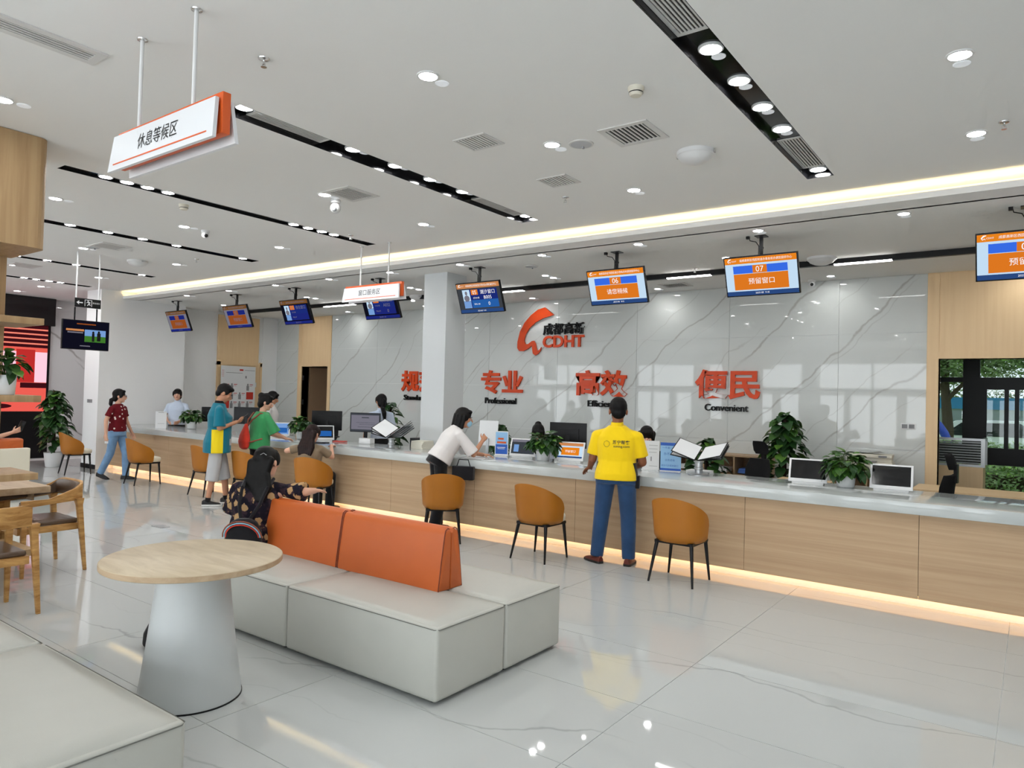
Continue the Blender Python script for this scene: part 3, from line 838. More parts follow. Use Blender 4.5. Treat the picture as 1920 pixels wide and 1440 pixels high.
# ---- queue call screens hanging in a row above the counter
TILT = math.atan2(0.16, 0.42)
def call_screen(x, label, kind, num, words='预留窗口', ticket=None, dim=False):
    t = thing('call_screen', label, 'hanging screen', (x, 7.87, ZS), 0, 'call screens above the counter')
    ob('ceiling_plate', B(-0.06, 0.06, -0.06, 0.06, -0.008, 0), 'black_metal', t)
    ob('pole', MB().box(-0.018, 0.018, -0.012, 0.012, -0.32, -0.008).box(-0.022, 0.022, -0.016, 0.016, -0.14, -0.12), 'black_metal', t)
    ob('cable', MB().tube([(-0.12, -0.05, -0.01), (-0.11, -0.05, -0.05), (-0.05, -0.03, -0.065), (-0.022, -0.014, -0.11), (-0.024, -0.016, -0.25)], 0.005, 6).box(-0.15, -0.115, -0.065, -0.03, -0.03, -0.0), 'black_satin', t)
    rot = Matrix.Rotation(TILT, 4, 'X')      # top comes forward to the public
    mtx = Matrix.Translation((0, 0.03, -0.425)) @ rot
    hs = ob('housing', MB().box(-0.40, 0.40, -0.02, 0.018, -0.225, 0.225).box(-0.2, 0.2, 0.018, 0.04, -0.15, 0.1), 'black_satin', t, mtx=mtx, bevel=0.003)
    idle = kind == 'idle'
    pal = dict(bg='scr_pale', head='scr_orange', foot='scr_navy') if idle else dict(bg='scr_charcoal', head='scr_brown', foot='scr_navy')
    if dim:
        pal = dict(bg='scr_grey', head='scr_dim_brown', foot='scr_dim_blue') if idle else dict(bg='scr_black', head='scr_dim_brown', foot='scr_dim_blue')
    sn = ob('screen', quadp(-0.388, 0.388, -0.213, 0.213, -0.0205), pal['bg'], t, mtx=mtx)
    def q(nm, x0, x1, z0, z1, m_, y=-0.0212):
        return ob(nm, quadp(x0, x1, z0, z1, y), m_, sn)
    q('header_bar', -0.388, 0.388, 0.145, 0.213, pal['head'])
    q('footer_bar', -0.388, 0.388, -0.213, -0.165, pal['foot'])
    ink = 'scr_white' if not dim else 'scr_grey'
    letters(HEAD, 0, 0, ink, sn, (0.06, -0.0218, 0.180), w=0.56, h=0.030)
    # little swoosh emblem of the header
    ob('emblem', MB().tube([(-0.345, -0.0216, 0.163), (-0.352, -0.0216, 0.18), (-0.335, -0.0216, 0.199), (-0.315, -0.0216, 0.203)], [0.002, 0.006, 0.007, 0.003], 6).tube([(-0.345, -0.0216, 0.163), (-0.328, -0.0216, 0.176), (-0.322, -0.0216, 0.164)], 0.003, 6), ink, sn)
    letters('CDHT', 0, 0, ink, sn, (-0.285, -0.0218, 0.178), w=0.06)
    letters('2025-08  9:18', 0, 0, ink, sn, (0.0, -0.0218, -0.189), w=0.15)
    if idle:
        a, b2, c2 = ('scr_blue', 'scr_orange2', 'scr_orange2') if not dim else ('scr_dim_blue', 'scr_dim_orange', 'scr_dim_orange')
        q('number_bar', -0.30, 0.29, 0.035, 0.122, a)
        q('number_box', -0.085, 0.07, 0.035, 0.122, c2, -0.0216)
        letters(num, 0, 0, ink, sn, (-0.008, -0.0222, 0.078), h=0.062)
        q('message_box', -0.30, 0.29, -0.150, 0.030, b2)
        letters(words, 0, 0, ink, sn, (0.0, -0.0218, -0.055), h=0.068)
    else:
        q('picture_panel', -0.30, 0.33, -0.145, 0.125, 'scr_deep')
        q('lower_panel', -0.15, 0.33, -0.145, -0.03, 'scr_mid' if not dim else 'scr_dim_blue', -0.0215)
        q('portrait', -0.30, -0.165, -0.04, 0.125, 'scr_pale', -0.0216)
        ob('portrait_figure', MB().ell((-0.232, -0.0222, 0.075), (0.022, 0.0005, 0.03), 10, 6).ell((-0.232, -0.0222, 0.0), (0.05, 0.0005, 0.045), 10, 6), 'scr_grey', sn)
        q('name_panel', -0.30, -0.165, -0.145, -0.045, 'scr_sky', -0.0216)
        q('number_box', -0.14, -0.015, 0.045, 0.122, 'scr_orange2', -0.0218)
        letters(num, 0, 0, ink, sn, (-0.078, -0.0224, 0.082), h=0.055)
        letters(words, 0, 0, ink, sn, (0.16, -0.0222, 0.082), w=0.26)
        letters('正在办理', 0, 0, ink, sn, (-0.06, -0.0222, 0.0), w=0.11)
        letters('等候人数', 0, 0, ink, sn, (-0.06, -0.0222, -0.09), w=0.11)
        if ticket:
            letters(ticket, 0, 0, ink, sn, (0.15, -0.0222, 0.003), h=0.05)
            letters('0', 0, 0, ink, sn, (0.16, -0.0222, -0.09), h=0.05)
    return t
call_screen(-14.62, 'leftmost hanging call screen, dim with blue bar and brown box', 'idle', '01', dim=True)
call_screen(-12.45, 'hanging call screen with blue bar, second from the left, before the wood panel', 'idle', '02', dim=True)
call_screen(-10.63, 'dark blue call screen reading 03, third from the left', 'busy', '03', '综合窗口', dim=True)
call_screen(-8.47, 'dark blue call screen 04 showing A032, behind the small hanging sign', 'busy', '04', '综合窗口', 'A032', dim=True)
call_screen(-6.42, 'blue call screen reading 05 and B005 beside the square column', 'busy', '05', '潮汐窗口', 'B005')
call_screen(-4.22, 'orange call screen reading 06 in the middle of the row', 'idle', '06', '请您稍候')
call_screen(-2.44, 'orange call screen reading 07 next to the white dome light', 'idle', '07', '预留窗口')
call_screen(-0.06, 'orange call screen cut off by the right edge of the picture', 'idle', '08', '预留窗口')

# ---- raised letters and emblem on the tiled wall
YL = YW - 0.035
def wall_word(t_, ex, bo, m_, x0, x1, z0, z1, label, cat='wall lettering'):
    o = letters(t_, ex, bo, m_, None, ((x0 + x1) / 2, YL, (z0 + z1) / 2), w=x1 - x0, h=z1 - z0, name='wall_letters', depth=0.6)
    return tag(o, label, cat)
wall_word('规范', 0.03, 0.03, 'letter_orange', -11.20, -10.16, 1.77, 2.23, 'large orange raised characters partly hidden behind the square column')
wall_word('专业', 0.03, 0.03, 'letter_orange', -8.95, -7.93, 1.765, 2.23, 'large orange raised characters above the word Professional')
wall_word('高效', 0.03, 0.03, 'letter_orange', -6.74, -5.70, 1.765, 2.23, 'large orange raised characters above the word Efficient')
wall_word('便民', 0.03, 0.03, 'letter_orange', -4.47, -3.42, 1.765, 2.24, 'large orange raised characters above the word Convenient')
wall_word('Standard', 0.03, 0.006, 'letter_black', -11.11, -10.46, 1.585, 1.70, 'black raised word Standard cut off by the column')
wall_word('Professional', 0.03, 0.006, 'letter_black', -8.84, -8.08, 1.57, 1.69, 'black raised word Professional on the tiled wall')
wall_word('Efficient', 0.03, 0.006, 'letter_black', -6.48, -5.93, 1.575, 1.69, 'black raised word Efficient behind the man in yellow')
wall_word('Convenient', 0.03, 0.006, 'letter_black', -4.30, -3.60, 1.575, 1.685, 'black raised word Convenient on the tiled wall')
em = thing('wall_emblem', 'orange swoosh emblem with black characters and letters on the wall', 'emblem', (-7.3, YW - 0.02, 2.5))
def P3(u, v):
    # picture position to emblem plane, measured against the wall
    return ((u - 972) / 122.0 * 1.49 - 0.775, (668 - v) / 91.0 * 0.91)
outer = [(1023, 576.5), (1010, 580), (997, 590), (985, 604), (977, 620), (972.5, 640), (972.5, 652), (976, 658), (984, 658.5), (993, 654), (1000, 648), (1001.5, 656), (1002.5, 663), (1007, 667), (1012, 664.5), (1016.5, 658), (1018, 651.5)]
inner = [(1015, 656), (1011.5, 658.5), (1009, 655), (1007, 645), (1004, 639), (1000, 639.5), (993, 645), (987.5, 645), (985, 638), (987, 627), (995, 614), (1006, 604), (1020, 597), (1040, 591.5)]
poly = [P3(*p) for p in outer + inner]
pm = MB().prism(poly, 0, 0.03)
sw = MB().add([(p[0], -0.01 - p[2], p[1]) for p in pm.v], pm.f)
ob('swoosh', sw, 'letter_orange', em)
letters('成都高新', 0.03, 0.02, 'letter_black', em, (0.26, -0.015, 0.50), w=0.90, h=0.22, depth=0.5)
letters('CDHT', 0.03, 0.03, 'letter_orange', em, (0.26, -0.015, 0.265), w=0.90, h=0.225, depth=0.5)
t = thing('wall_socket', 'white double socket plate on the tiled wall beside the doorway', 'socket', (-1.40, YW - 0.013, 1.45))
ob('plate', B(-0.09, 0.09, -0.012, 0, -0.043, 0.043), 'plastic_white', t, bevel=0.003)
for s in (-1, 1):
    ob('socket_face', B(s * 0.043 - 0.034, s * 0.043 + 0.034, -0.014, -0.011, -0.028, 0.028), 'print_grey', t)
t = thing('wall_switch', 'dark triple switch on the white column at the far left', 'switch', (-15.80, 6.70, 1.39))
for k in range(3):
    ob('rocker', B(-0.1 + k * 0.072, -0.04 + k * 0.072, -0.012, 0, -0.035, 0.035), 'print_grey', t)

# ================================================================ FURNITURE ON THE PUBLIC SIDE
def puffed(x0, x1, y0, y1, z0, z1, r=0.025, crown=0.012, n=9):
    """upholstered block with a slightly crowned top"""
    mb = MB()
    bm = bmesh.new()
    bmesh.ops.create_cube(bm, size=1)
    for v in bm.verts:
        v.co = V((x0 + (v.co.x + .5) * (x1 - x0), y0 + (v.co.y + .5) * (y1 - y0), z0 + (v.co.z + .5) * (z1 - z0)))
    bmesh.ops.bevel(bm, geom=list(bm.edges), offset=r, segments=3, affect='EDGES', profile=0.6)
    top = [f for f in bm.faces if f.normal.z > 0.99]
    bmesh.ops.subdivide_edges(bm, edges=list({e for f in top for e in f.edges}), cuts=n, use_grid_fill=True)
    for v in bm.verts:
        if v.co.z > z1 - 1e-4:
            u = (v.co.x - x0) / (x1 - x0); w = (v.co.y - y0) / (y1 - y0)
            v.co.z += crown * max(0, math.sin(PI * u)) ** 0.5 * max(0, math.sin(PI * w)) ** 0.5
    me = bpy.data.meshes.new('block')
    for f in bm.faces: f.smooth = True
    bm.to_mesh(me); bm.free()
    return me
def seam(pts, r=0.003):
    return MB().tube(pts, r, 6)
def seat_block(label, x0, x1, y0, y1, h=0.43):
    t = thing('sofa_module', label, 'sofa', ((x0 + x1) / 2, (y0 + y1) / 2, 0))
    a = (x1 - x0) / 2 - 0.004; b = (y1 - y0) / 2 - 0.004
    link('upholstery', puffed(-a, a, -b, b, 0.022, h), 'sofa_grey', t)
    z = h - 0.012
    e = 0.002
    ob('piping', seam([(-a + .02, -b - e, z), (a - .02, -b - e, z), (a + e, -b + .02, z), (a + e, b - .02, z), (a - .02, b + e, z), (-a + .02, b + e, z), (-a - e, b - .02, z), (-a - e, -b + .02, z), (-a + .02, -b - e, z)], 0.0028), 'seam_grey', t)
    for sx in (-1, 1):
        for sy in (-1, 1):
            ob('foot', MB().cone((sx * (a - .07), sy * (b - .07), 0), (sx * (a - .07), sy * (b - .07), 0.03), 0.022, 0.026, 12), 'black_satin', t)
    return t
XS = (-2.60, -3.93, -5.26)
seat_block('grey leather sofa block at the near right corner of the double sofa', XS[1], XS[0], 2.91, 3.54)
seat_block('grey leather sofa block at the far right corner of the double sofa', XS[1], XS[0], 3.54, 4.17)
seat_block('grey leather sofa block half hidden by the round table', XS[2], XS[1], 2.91, 3.54)
seat_block('grey leather sofa block on the far side where the woman sits', XS[2], XS[1], 3.54, 4.17)
seat_block('grey leather sofa block in the lower left corner of the picture', XS[1], XS[0], 0.87, 1.50)
seat_block('grey leather sofa block at the left edge behind the corner one', XS[2], XS[1], 0.87, 1.50)
def back_cushion(label, x0, x1, ys, yn):
    """orange back rest leaning on its twin; ys = front foot line, yn = plane shared with the twin"""
    t = thing('sofa_bolster', label, 'sofa cushion', ((x0 + x1) / 2, yn, 0.43))
    a = (x1 - x0) / 2 - 0.004
    d = (ys - yn); s = 1 if d > 0 else -1
    prof = [(0.003 * s, 0.0), (d * 0.96, 0.0), (d, 0.012), (d * 0.78, 0.20), (d * 0.56, 0.36), (d * 0.48, 0.392), (d * 0.30, 0.405), (0.02 * s, 0.400), (0.003 * s, 0.385)]
    rings = []
    for (x, k) in ((-a, 0.93), (-a + 0.012, 0.985), (-a + 0.03, 1.0), (0, 1.0), (a - 0.03, 1.0), (a - 0.012, 0.985), (a, 0.93)):
        cy = d * 0.4; cz = 0.2
        rings.append([V((x, cy + (p[0] - cy) * k, max(0.0, cz + (p[1] - cz) * k))) for p in prof])
    ob('upholstery', MB().loft(rings), 'sofa_orange', t, smooth=True, ang=50)
    for sx in (-1, 1):
        pts = [(sx * (a - 0.004), p[0] * 1.005, p[1] * 1.0 + 0.001) for p in prof[1:8]]
        ob('piping', seam(pts, 0.0035), 'piping_orange', t)
    return t
back_cushion('orange leather backrest at the right end facing the camera', -4.06, -3.06, 3.43, 3.54)
back_cushion('orange leather backrest at the right end facing the counter', -4.06, -3.06, 3.66, 3.54)
back_cushion('orange leather backrest on the left facing the camera, beside the seated woman', -5.00, -4.06, 3.43, 3.54)
back_cushion('orange leather backrest on the left facing the counter, under the woman\'s arm', -5.00, -4.06, 3.66, 3.54)

# ---- round table
t = thing('round_table', 'round pale wood table on a white conical foot', 'table', (-3.76, 2.17, 0))
ob('table_top', MB().lathe([(0.462, 0.735), (0.468, 0.739), (0.468, 0.767), (0.462, 0.771)], 72), 'table_wood', t, smooth=True, ang=60)
ob('edge_band', MB().lathe([(0.4685, 0.7395), (0.4690, 0.753), (0.4685, 0.7665)], 72, caps=False), 'plank_grey', t, smooth=True)
ob('cone_foot', MB().lathe([(0.268, 0.008), (0.262, 0.06), (0.235, 0.25), (0.205, 0.5), (0.184, 0.70), (0.181, 0.736)], 64), 'table_white', t, smooth=True, ang=60)
ob('base_ring', MB().lathe([(0.262, 0.0), (0.272, 0.0), (0.272, 0.008), (0.262, 0.008)], 64), 'black_satin', t)

# ---- oak arm chairs and the rectangular table at the left
def arm_chair(label, loc, rotz):
    """local: the sitter faces -Y; curved oak back and arms with brown leather inside"""
    t = thing('oak_armchair', label, 'armchair', loc, rotz, 'oak armchairs at the wooden table')
    hw = 0.275
    # U-shaped rail, swept along the plan curve
    path = []
    for k in range(25):
        u = -1 + 2 * k / 24.0
        a = abs(u)
        if a < 0.5:
            x = u / 0.5 * (hw - 0.08); y = 0.27 + 0.02 * (1 - (u / 0.5) ** 2)
        elif a < 0.66:
            th = (a - 0.5) / 0.16 * PI / 2
            x = math.copysign(hw - 0.08 + 0.09 * math.sin(th), u); y = 0.27 - 0.09 * (1 - math.cos(th))
        else:
            f = (a - 0.66) / 0.34
            x = math.copysign(hw + 0.01 - 0.005 * f, u); y = 0.18 - 0.44 * f
        if a < 0.55: zt, zb = 0.81, 0.655
        else:
            f = (a - 0.55) / 0.45
            zt = 0.81 - 0.135 * min(1, f * 1.6); zb = 0.655 - 0.045 * f
        path.append((V((x, y, 0)), zt, zb))
    def sweep(off, inset_t, inset_b, th):
        rings = []
        for k, (p, zt, zb) in enumerate(path):
            d = (path[min(k + 1, 24)][0] - path[max(k - 1, 0)][0]).normalized()
            nrm = V((d.y, -d.x, 0))     # points outwards/inwards
            if nrm.y > 0 if abs(p.x) < 0.15 else nrm.x * p.x > 0:
                nrm = -nrm
            q = p + nrm * off
            rings.append([q + V((0, 0, zb + inset_b)), q + nrm * th + V((0, 0, zb + inset_b)), q + nrm * th + V((0, 0, zt - inset_t)), q + V((0, 0, zt - inset_t))])
        return MB().loft(rings)
    ob('back_rail', sweep(0, 0, 0, 0.028), 'oak', t, bevel=0.006)
    ob('back_pad', sweep(0.029, 0.012, 0.015, 0.03), 'leather_brown', t, bevel=0.008)
    ob('seat_pad', MB().prism([(-0.25, -0.27), (0.25, -0.27), (0.24, 0.22), (-0.24, 0.22)], 0.435, 0.475), 'leather_brown', t, bevel=0.014, seg=3)
    ob('seat_rail', MB().box(-0.255, 0.255, -0.275, -0.235, 0.375, 0.434).box(-0.255, 0.255, 0.205, 0.235, 0.375, 0.434).box(-0.26, -0.23, -0.235, 0.205, 0.375, 0.434).box(0.23, 0.26, -0.235, 0.205, 0.375, 0.434), 'oak', t, bevel=0.004)
    for s in (-1, 1):
        ob('leg', MB().loft([[V((s * hw + a, -0.235 + b, z)) for a, b in ((-r, -r), (r, -r), (r, r), (-r, r))] for z, r in ((0, 0.014), (0.4, 0.021), (0.6, 0.024), (0.645, 0.034))]), 'oak', t, bevel=0.005)
        ob('leg', MB().loft([[V((s * (hw + 0.01) + a + s * 0.03 * (1 - z / 0.66), 0.20 + 0.06 * (1 - z / 0.66) + b, z)) for a, b in ((-r, -r), (r, -r), (r, r), (-r, r))] for z, r in ((0, 0.014), (0.4, 0.021), (0.6, 0.024), (0.665, 0.036))]), 'oak', t, bevel=0.005)
    return t
arm_chair('oak armchair with brown leather behind the wooden table corner', (-7.38, 2.745, 0), R(0))
arm_chair('oak armchair cut off by the left edge of the picture', (-6.20, 1.90, 0), R(-90))
t = thing('oak_table', 'rectangular pale wood table cut off by the left edge', 'table', (-8.0, 2.18, 0))
ob('table_top', B(-0.7, 0.59, -0.65, 0.65, 0.695, 0.755), 'plank_grey', t, bevel=0.003)
ob('apron', MB().box(-0.6, 0.49, -0.55, -0.53, 0.62, 0.695).box(-0.6, 0.49, 0.53, 0.55, 0.62, 0.695).box(-0.6, -0.58, -0.53, 0.53, 0.62, 0.695).box(0.47, 0.49, -0.53, 0.05, 0.64, 0.695), 'plank_grey', t)
for sx, sy in ((-0.58, -0.5), (-0.58, 0.5), (0.44, -0.5)):
    ob('leg', B(sx - 0.03, sx + 0.03, sy - 0.03, sy + 0.03, 0, 0.62), 'oak', t, bevel=0.004)
ob('leg', B(0.02, 0.08, 0.44, 0.5, 0, 0.62), 'oak', t, bevel=0.004)

# ---- wooden shelf partition hanging from the bulkhead at the left edge
t = thing('shelf_partition', 'tall wooden shelf partition with rounded bulkhead at the left edge', 'shelf unit', (-6.86, 2.0, 0))
r_ = 0.09
pl = [(-0.38, -2.2), (0.37, -2.2), (0.37, 0.38 - r_)]
pl += [(0.37 - r_ + r_ * math.cos(a), 0.38 - r_ + r_ * math.sin(a)) for a in [PI / 2 * k / 6 for k in range(1, 7)]]
pl += [(-0.38, 0.38)]
ob('bulkhead', MB().prism(pl, 2.80, ZC - 0.004), 'shelf_wood', t)
ob('upright', MB().box(-0.36, -0.32, -2.2, 0.33, 0, 2.80), 'shelf_wood', t)
ob('upright', MB().box(-0.36, 0.30, -1.3, -1.26, 0, 2.80), 'shelf_wood', t)
for z in (2.19, 1.555, 0.92, 0.30):
    ob('shelf', MB().box(-0.32, 0.27, -2.2, 0.42, z, z + 0.055), 'shelf_wood', t, bevel=0.003)

# ---- orange shell chairs at the counter
def shell_chair():
    t = thing('shell_chair', 'orange shell chair', 'chair', (0, 0, 0), 0, 'orange chairs along the counter')
    # local: sitter faces +Y
    N = 28; outer = []; inner = []
    def plan(u, k):
        # u -1..1 round the back; k 0 bottom .. 1 top
        a = u * R(118)
        rxp = 0.235 + 0.035 * k; ryp = 0.225 + 0.055 * k
        x = rxp * math.copysign(abs(math.sin(a)) ** 0.85, a)
        y = -ryp * math.copysign(abs(math.cos(a)) ** 0.85, math.cos(a)) + 0.0
        if math.cos(a) < 0:
            y = -ryp * math.cos(a) * 0.75
            x = math.copysign(rxp * (0.985 + 0.015 * abs(math.sin(a))), a)
        return x, y
    rows_o = []; rows_i = []
    K = 7
    for j in range(K + 1):
        k = j / K
        ro = []; ri = []
        for i in range(N + 1):
            u = -1 + 2 * i / N
            a = abs(u)
            top = 0.81 - 0.245 * a ** 1.75
            z = 0.385 + (top - 0.385) * k
            if a > 0.93 and j == K: z -= 0.02
            x, y = plan(u, (z - 0.385) / 0.415)
            if j == 0: x *= 0.90; y *= 0.90
            elif j == 1: pass
            L = math.hypot(x, y); nx, ny = x / L, y / L
            th = 0.021 if 0 < j < K else 0.014
            ro.append(V((x, y, z))); ri.append(V((x - nx * th * 2, y - ny * th * 2, z - (0.004 if j == K else 0))))
        rows_o.append(ro); rows_i.append(ri)
    vs = []; fs = []
    W_ = N + 1
    for r2 in rows_o + rows_i[::-1]:
        vs += r2
    nr = 2 * (K + 1)
    for r2 in range(nr):
        for i in range(N):
            b = (r2 + 1) % nr
            fs.append((r2 * W_ + i, r2 * W_ + i + 1, b * W_ + i + 1, b * W_ + i))
    fs.append(tuple(r2 * W_ for r2 in range(nr))[::-1]); fs.append(tuple(r2 * W_ + N for r2 in range(nr)))
    sh = ob('shell', MB().add(vs, fs), 'chair_orange', t, smooth=True, ang=75)
    seat = []
    for i in range(24):
        a = 2 * PI * i / 24
        x = 0.215 * math.copysign(abs(math.cos(a)) ** 0.6, math.cos(a)); y = 0.215 * math.copysign(abs(math.sin(a)) ** 0.6, math.sin(a)) + 0.05
        seat.append((x, y))
    mb = MB().loft([[V((x * s, (y - .05) * s + .05, z)) for x, y in seat] for s, z in ((0.94, 0.395), (1.0, 0.41), (1.01, 0.45), (0.98, 0.468), (0.85, 0.478), (0.4, 0.484))])
    ob('seat_cushion', mb, 'cushion_cream', t, smooth=True, ang=60)
    ob('under_frame', MB().box(-0.19, 0.19, -0.165, -0.135, 0.365, 0.392).box(-0.19, 0.19, 0.19, 0.22, 0.365, 0.392).box(-0.19, -0.16, -0.16, 0.2, 0.365, 0.392).box(0.16, 0.19, -0.16, 0.2, 0.365, 0.392), 'black_metal', t)
    for sx in (-1, 1):
        ob('leg', MB().cone((sx * 0.17, -0.145, 0.385), (sx * 0.218, -0.222, 0.0), 0.019, 0.010, 12), 'black_metal', t, smooth=True)
        ob('leg', MB().cone((sx * 0.17, 0.20, 0.385), (sx * 0.210, 0.222, 0.0), 0.019, 0.010, 12), 'black_metal', t, smooth=True)
    return t
CH0 = shell_chair()
CHAIRS = [((-2.71, 6.46), 0, 'orange shell chair nearest the camera, right of the man in yellow'),
          ((-4.235, 6.325), 0, 'orange shell chair left of the man in yellow, behind the orange sofa back'),
          ((-5.60, 6.30), R(40), 'orange shell chair seen square from behind, in front of the leaning woman'),
          ((-8.13, 6.42), R(22), 'orange shell chair with the long-haired woman sitting on it'),
          ((-9.45, 6.30), R(8), 'orange shell chair mostly hidden behind the woman on the sofa'),
          ((-10.72, 6.38), R(2), 'orange shell chair behind the man in grey shorts'),
          ((-12.66, 6.28), R(-4), 'orange shell chair beside the walking woman in maroon'),
          ((-14.90, 6.09), R(-8), 'orange shell chair farthest left, in front of the tall plant')]
for i, (p, a, lb) in enumerate(CHAIRS):
    if i == 0:
        CH0.location = (p[0], p[1], 0); CH0.rotation_euler = (0, 0, a); CH0['label'] = lb
    else:
        dup(CH0, (p[0], p[1], 0), a, lb)

# ---- video wall at the far left
t = thing('video_wall', 'large glowing red video wall with black surround at the far left', 'video wall', (-18.68, 5.4, 0))
ob('plinth', B(0, 0.10, -2.4, 1.58, 0, 1.08), 'black_satin', t)
ob('header_box', B(0, 0.30, -2.4, 1.58, 3.06, ZC - 0.004), 'black_gloss', t)
ob('side_frame', B(0, 0.06, 1.53, 1.58, 1.08, 3.06), 'black_satin', t)
glow('led_red', sc(238, 96, 84), 1.0); glow('led_pink', sc(250, 200, 216), 1.1); glow('led_dark', sc(60, 16, 22), 1.0); glow('led_deep', sc(190, 46, 44), 1.0); glow('led_coral', sc(246, 132, 112), 1.0)
sn = ob('screen', MB().box(0.0, 0.05, -2.4, 1.53, 1.08, 3.06), 'led_red', t)
def lq(nm, y0, y1, z0, z1, m_, d=0.0):
    ob(nm, MB().box(0.0502, 0.0506 + d, y0, y1, z0, z1), m_, sn)
lq('picture_ceiling', -2.4, 1.53, 2.55, 3.06, 'led_dark')
for k in range(4):
    lq('picture_beam', -2.4, 1.53, 2.62 + k * 0.11, 2.655 + k * 0.11, 'led_coral', 0.0004)
lq('picture_window', -2.4, 0.9, 1.75, 2.45, 'led_pink', 0.0002)
lq('picture_window', 1.28, 1.53, 1.75, 2.45, 'led_pink', 0.0002)
lq('picture_wall', 0.9, 1.28, 1.75, 2.5, 'led_deep', 0.0002)
lq('picture_table', 1.0, 1.53, 1.62, 1.74, 'led_dark', 0.0003)
ob('picture_rug', MB().add([(0.0508, 0.5 + 0.35 * math.cos(a), 1.2 + 0.06 * math.sin(a)) for a in [2 * PI * k / 20 for k in range(20)]], [tuple(range(20))]), 'led_dark', sn)

# ---- sofa facing the video wall with cream back
t = thing('viewing_sofa', 'cream backed sofa with orange cushion at the far left edge', 'sofa', (-12.3, 3.3, 0))
ob('outer_back', B(0.22, 0.34, -1.3, 0.98, 0.03, 0.76), 'cushion_cream', t, bevel=0.02, seg=3)
ob('seat', B(-0.42, 0.22, -1.3, 0.98, 0.03, 0.43), 'cushion_cream', t, bevel=0.02, seg=3)
ob('back_cushion', B(0.06, 0.26, -1.28, 0.92, 0.43, 0.90), 'sofa_orange', t, bevel=0.045, seg=4)

# ================================================================ SERVICE COUNTER
ZT = 0.905
ct = thing('service_counter', 'long wood panelled service counter lit from below', 'counter', (-15.45, 6.95, 0))
joints = [2.9, 0.72, -0.78, -2.26, -4.18, -5.66, -7.14, -8.62, -10.1, -11.58, -13.06, -14.4, -15.44]
for a in range(len(joints) - 1):
    ob('front_panel', B(joints[a + 1] + 0.002 + 15.45, joints[a] - 0.002 + 15.45, 0, 0.03, 0.082, 0.80), 'counter_wood', ct)
ob('carcass', B(0.01, 18.35, 0.032, 0.80, 0.10, 0.80), 'counter_wood', ct)
ob('kick_plate', B(0.01, 18.35, 0.09, 0.11, 0, 0.10), 'wall_paint', ct)
ob('light_strip', B(0.02, 18.3, 0.036, 0.050, 0.088, 0.0995), 'kick_led', ct)
tag(ob('countertop', B(-15.445, 2.95, 6.88, 7.90, 0.802, ZT), 'quartz_white', None, bevel=0.006), 'continuous white polished stone countertop along the whole counter', 'countertop')
for (x0, x1, lb) in ((-14.9, -7.7, 'low wooden staff desk behind the counter left of the square column'), (-6.95, 2.8, 'low wooden staff desk behind the counter right of the square column')):
    t = thing('staff_desk', lb, 'desk', ((x0 + x1) / 2, 8.2, 0))
    h = (x1 - x0) / 2
    ob('desk_top', B(-h, h, -0.26, 0.40, 0.71, 0.74), 'counter_wood', t)
    for x in (-h + .02, 0, h - .02):
        ob('side_panel', B(x - 0.015, x + 0.015, -0.24, 0.38, 0, 0.71), 'counter_wood', t)

# ---------------------------------------------------------------- potted plants
def leaf_mesh(name, w, l, fold, m_, curl=0.25):
    rows = [(0.0, 0.0), (0.10, 0.62), (0.34, 1.0), (0.62, 0.78), (0.85, 0.36), (1.0, 0.0)]
    mid = [V((0, y * l, -curl * l * y * y)) for y, _ in rows]
    vs = list(mid); L = []; Rr = []
    for k in range(1, 5):
        y, ww = rows[k]
        yy = y * l - (0.06 * l if k == 1 else 0)
        L.append(len(vs)); vs.append(V((-ww * w / 2, yy, mid[k].z + fold * ww * w / 2)))
        Rr.append(len(vs)); vs.append(V((ww * w / 2, yy, mid[k].z + fold * ww * w / 2)))
    fs = [(0, 1, L[0]), (0, Rr[0], 1)]
    for k in range(3):
        fs += [(k + 1, k + 2, L[k + 1], L[k]), (k + 2, k + 1, Rr[k], Rr[k + 1])]
    fs += [(4, 5, L[3]), (5, 4, Rr[3])]
    me = bpy.data.meshes.new(name); me.from_pydata([tuple(p) for p in vs], [], fs)
    for p in me.polygons: p.use_smooth = True
    me.materials.append(MATS[m_])
    return me
LEAVES = {}
for nm, w, l in (('small', 0.06, 0.07), ('mid', 0.088, 0.10), ('big', 0.155, 0.17)):
    LEAVES[nm] = [leaf_mesh('leaf', w, l, 0.25, 'leaf'), leaf_mesh('leaf', w * 0.95, l * 1.05, 0.3, 'leaf_dark', 0.4), leaf_mesh('leaf', w * 1.02, l, 0.2, 'leaf_light', 0.15)]
def place_leaf(parent, p, out, droop, size, rnd, scale=1.0, weights=(5, 4, 2)):
    y = (V(out) + V((0, 0, -droop))).normalized()
    up = V((0, 0, 1)) + V(out) * 0.6 + V((rnd.uniform(-.4, .4), rnd.uniform(-.4, .4), 0))
    z = (up - y * up.dot(y)).normalized()
    x = y.cross(z)
    m_ = Matrix((x, y, z)).transposed().to_4x4()
    m_ = Matrix.Translation(p) @ m_ @ Matrix.Scale(scale, 4)
    k = rnd.choices((0, 1, 2), weights)[0]
    link('leaf', LEAVES[size][k], None, parent, mtx=m_)
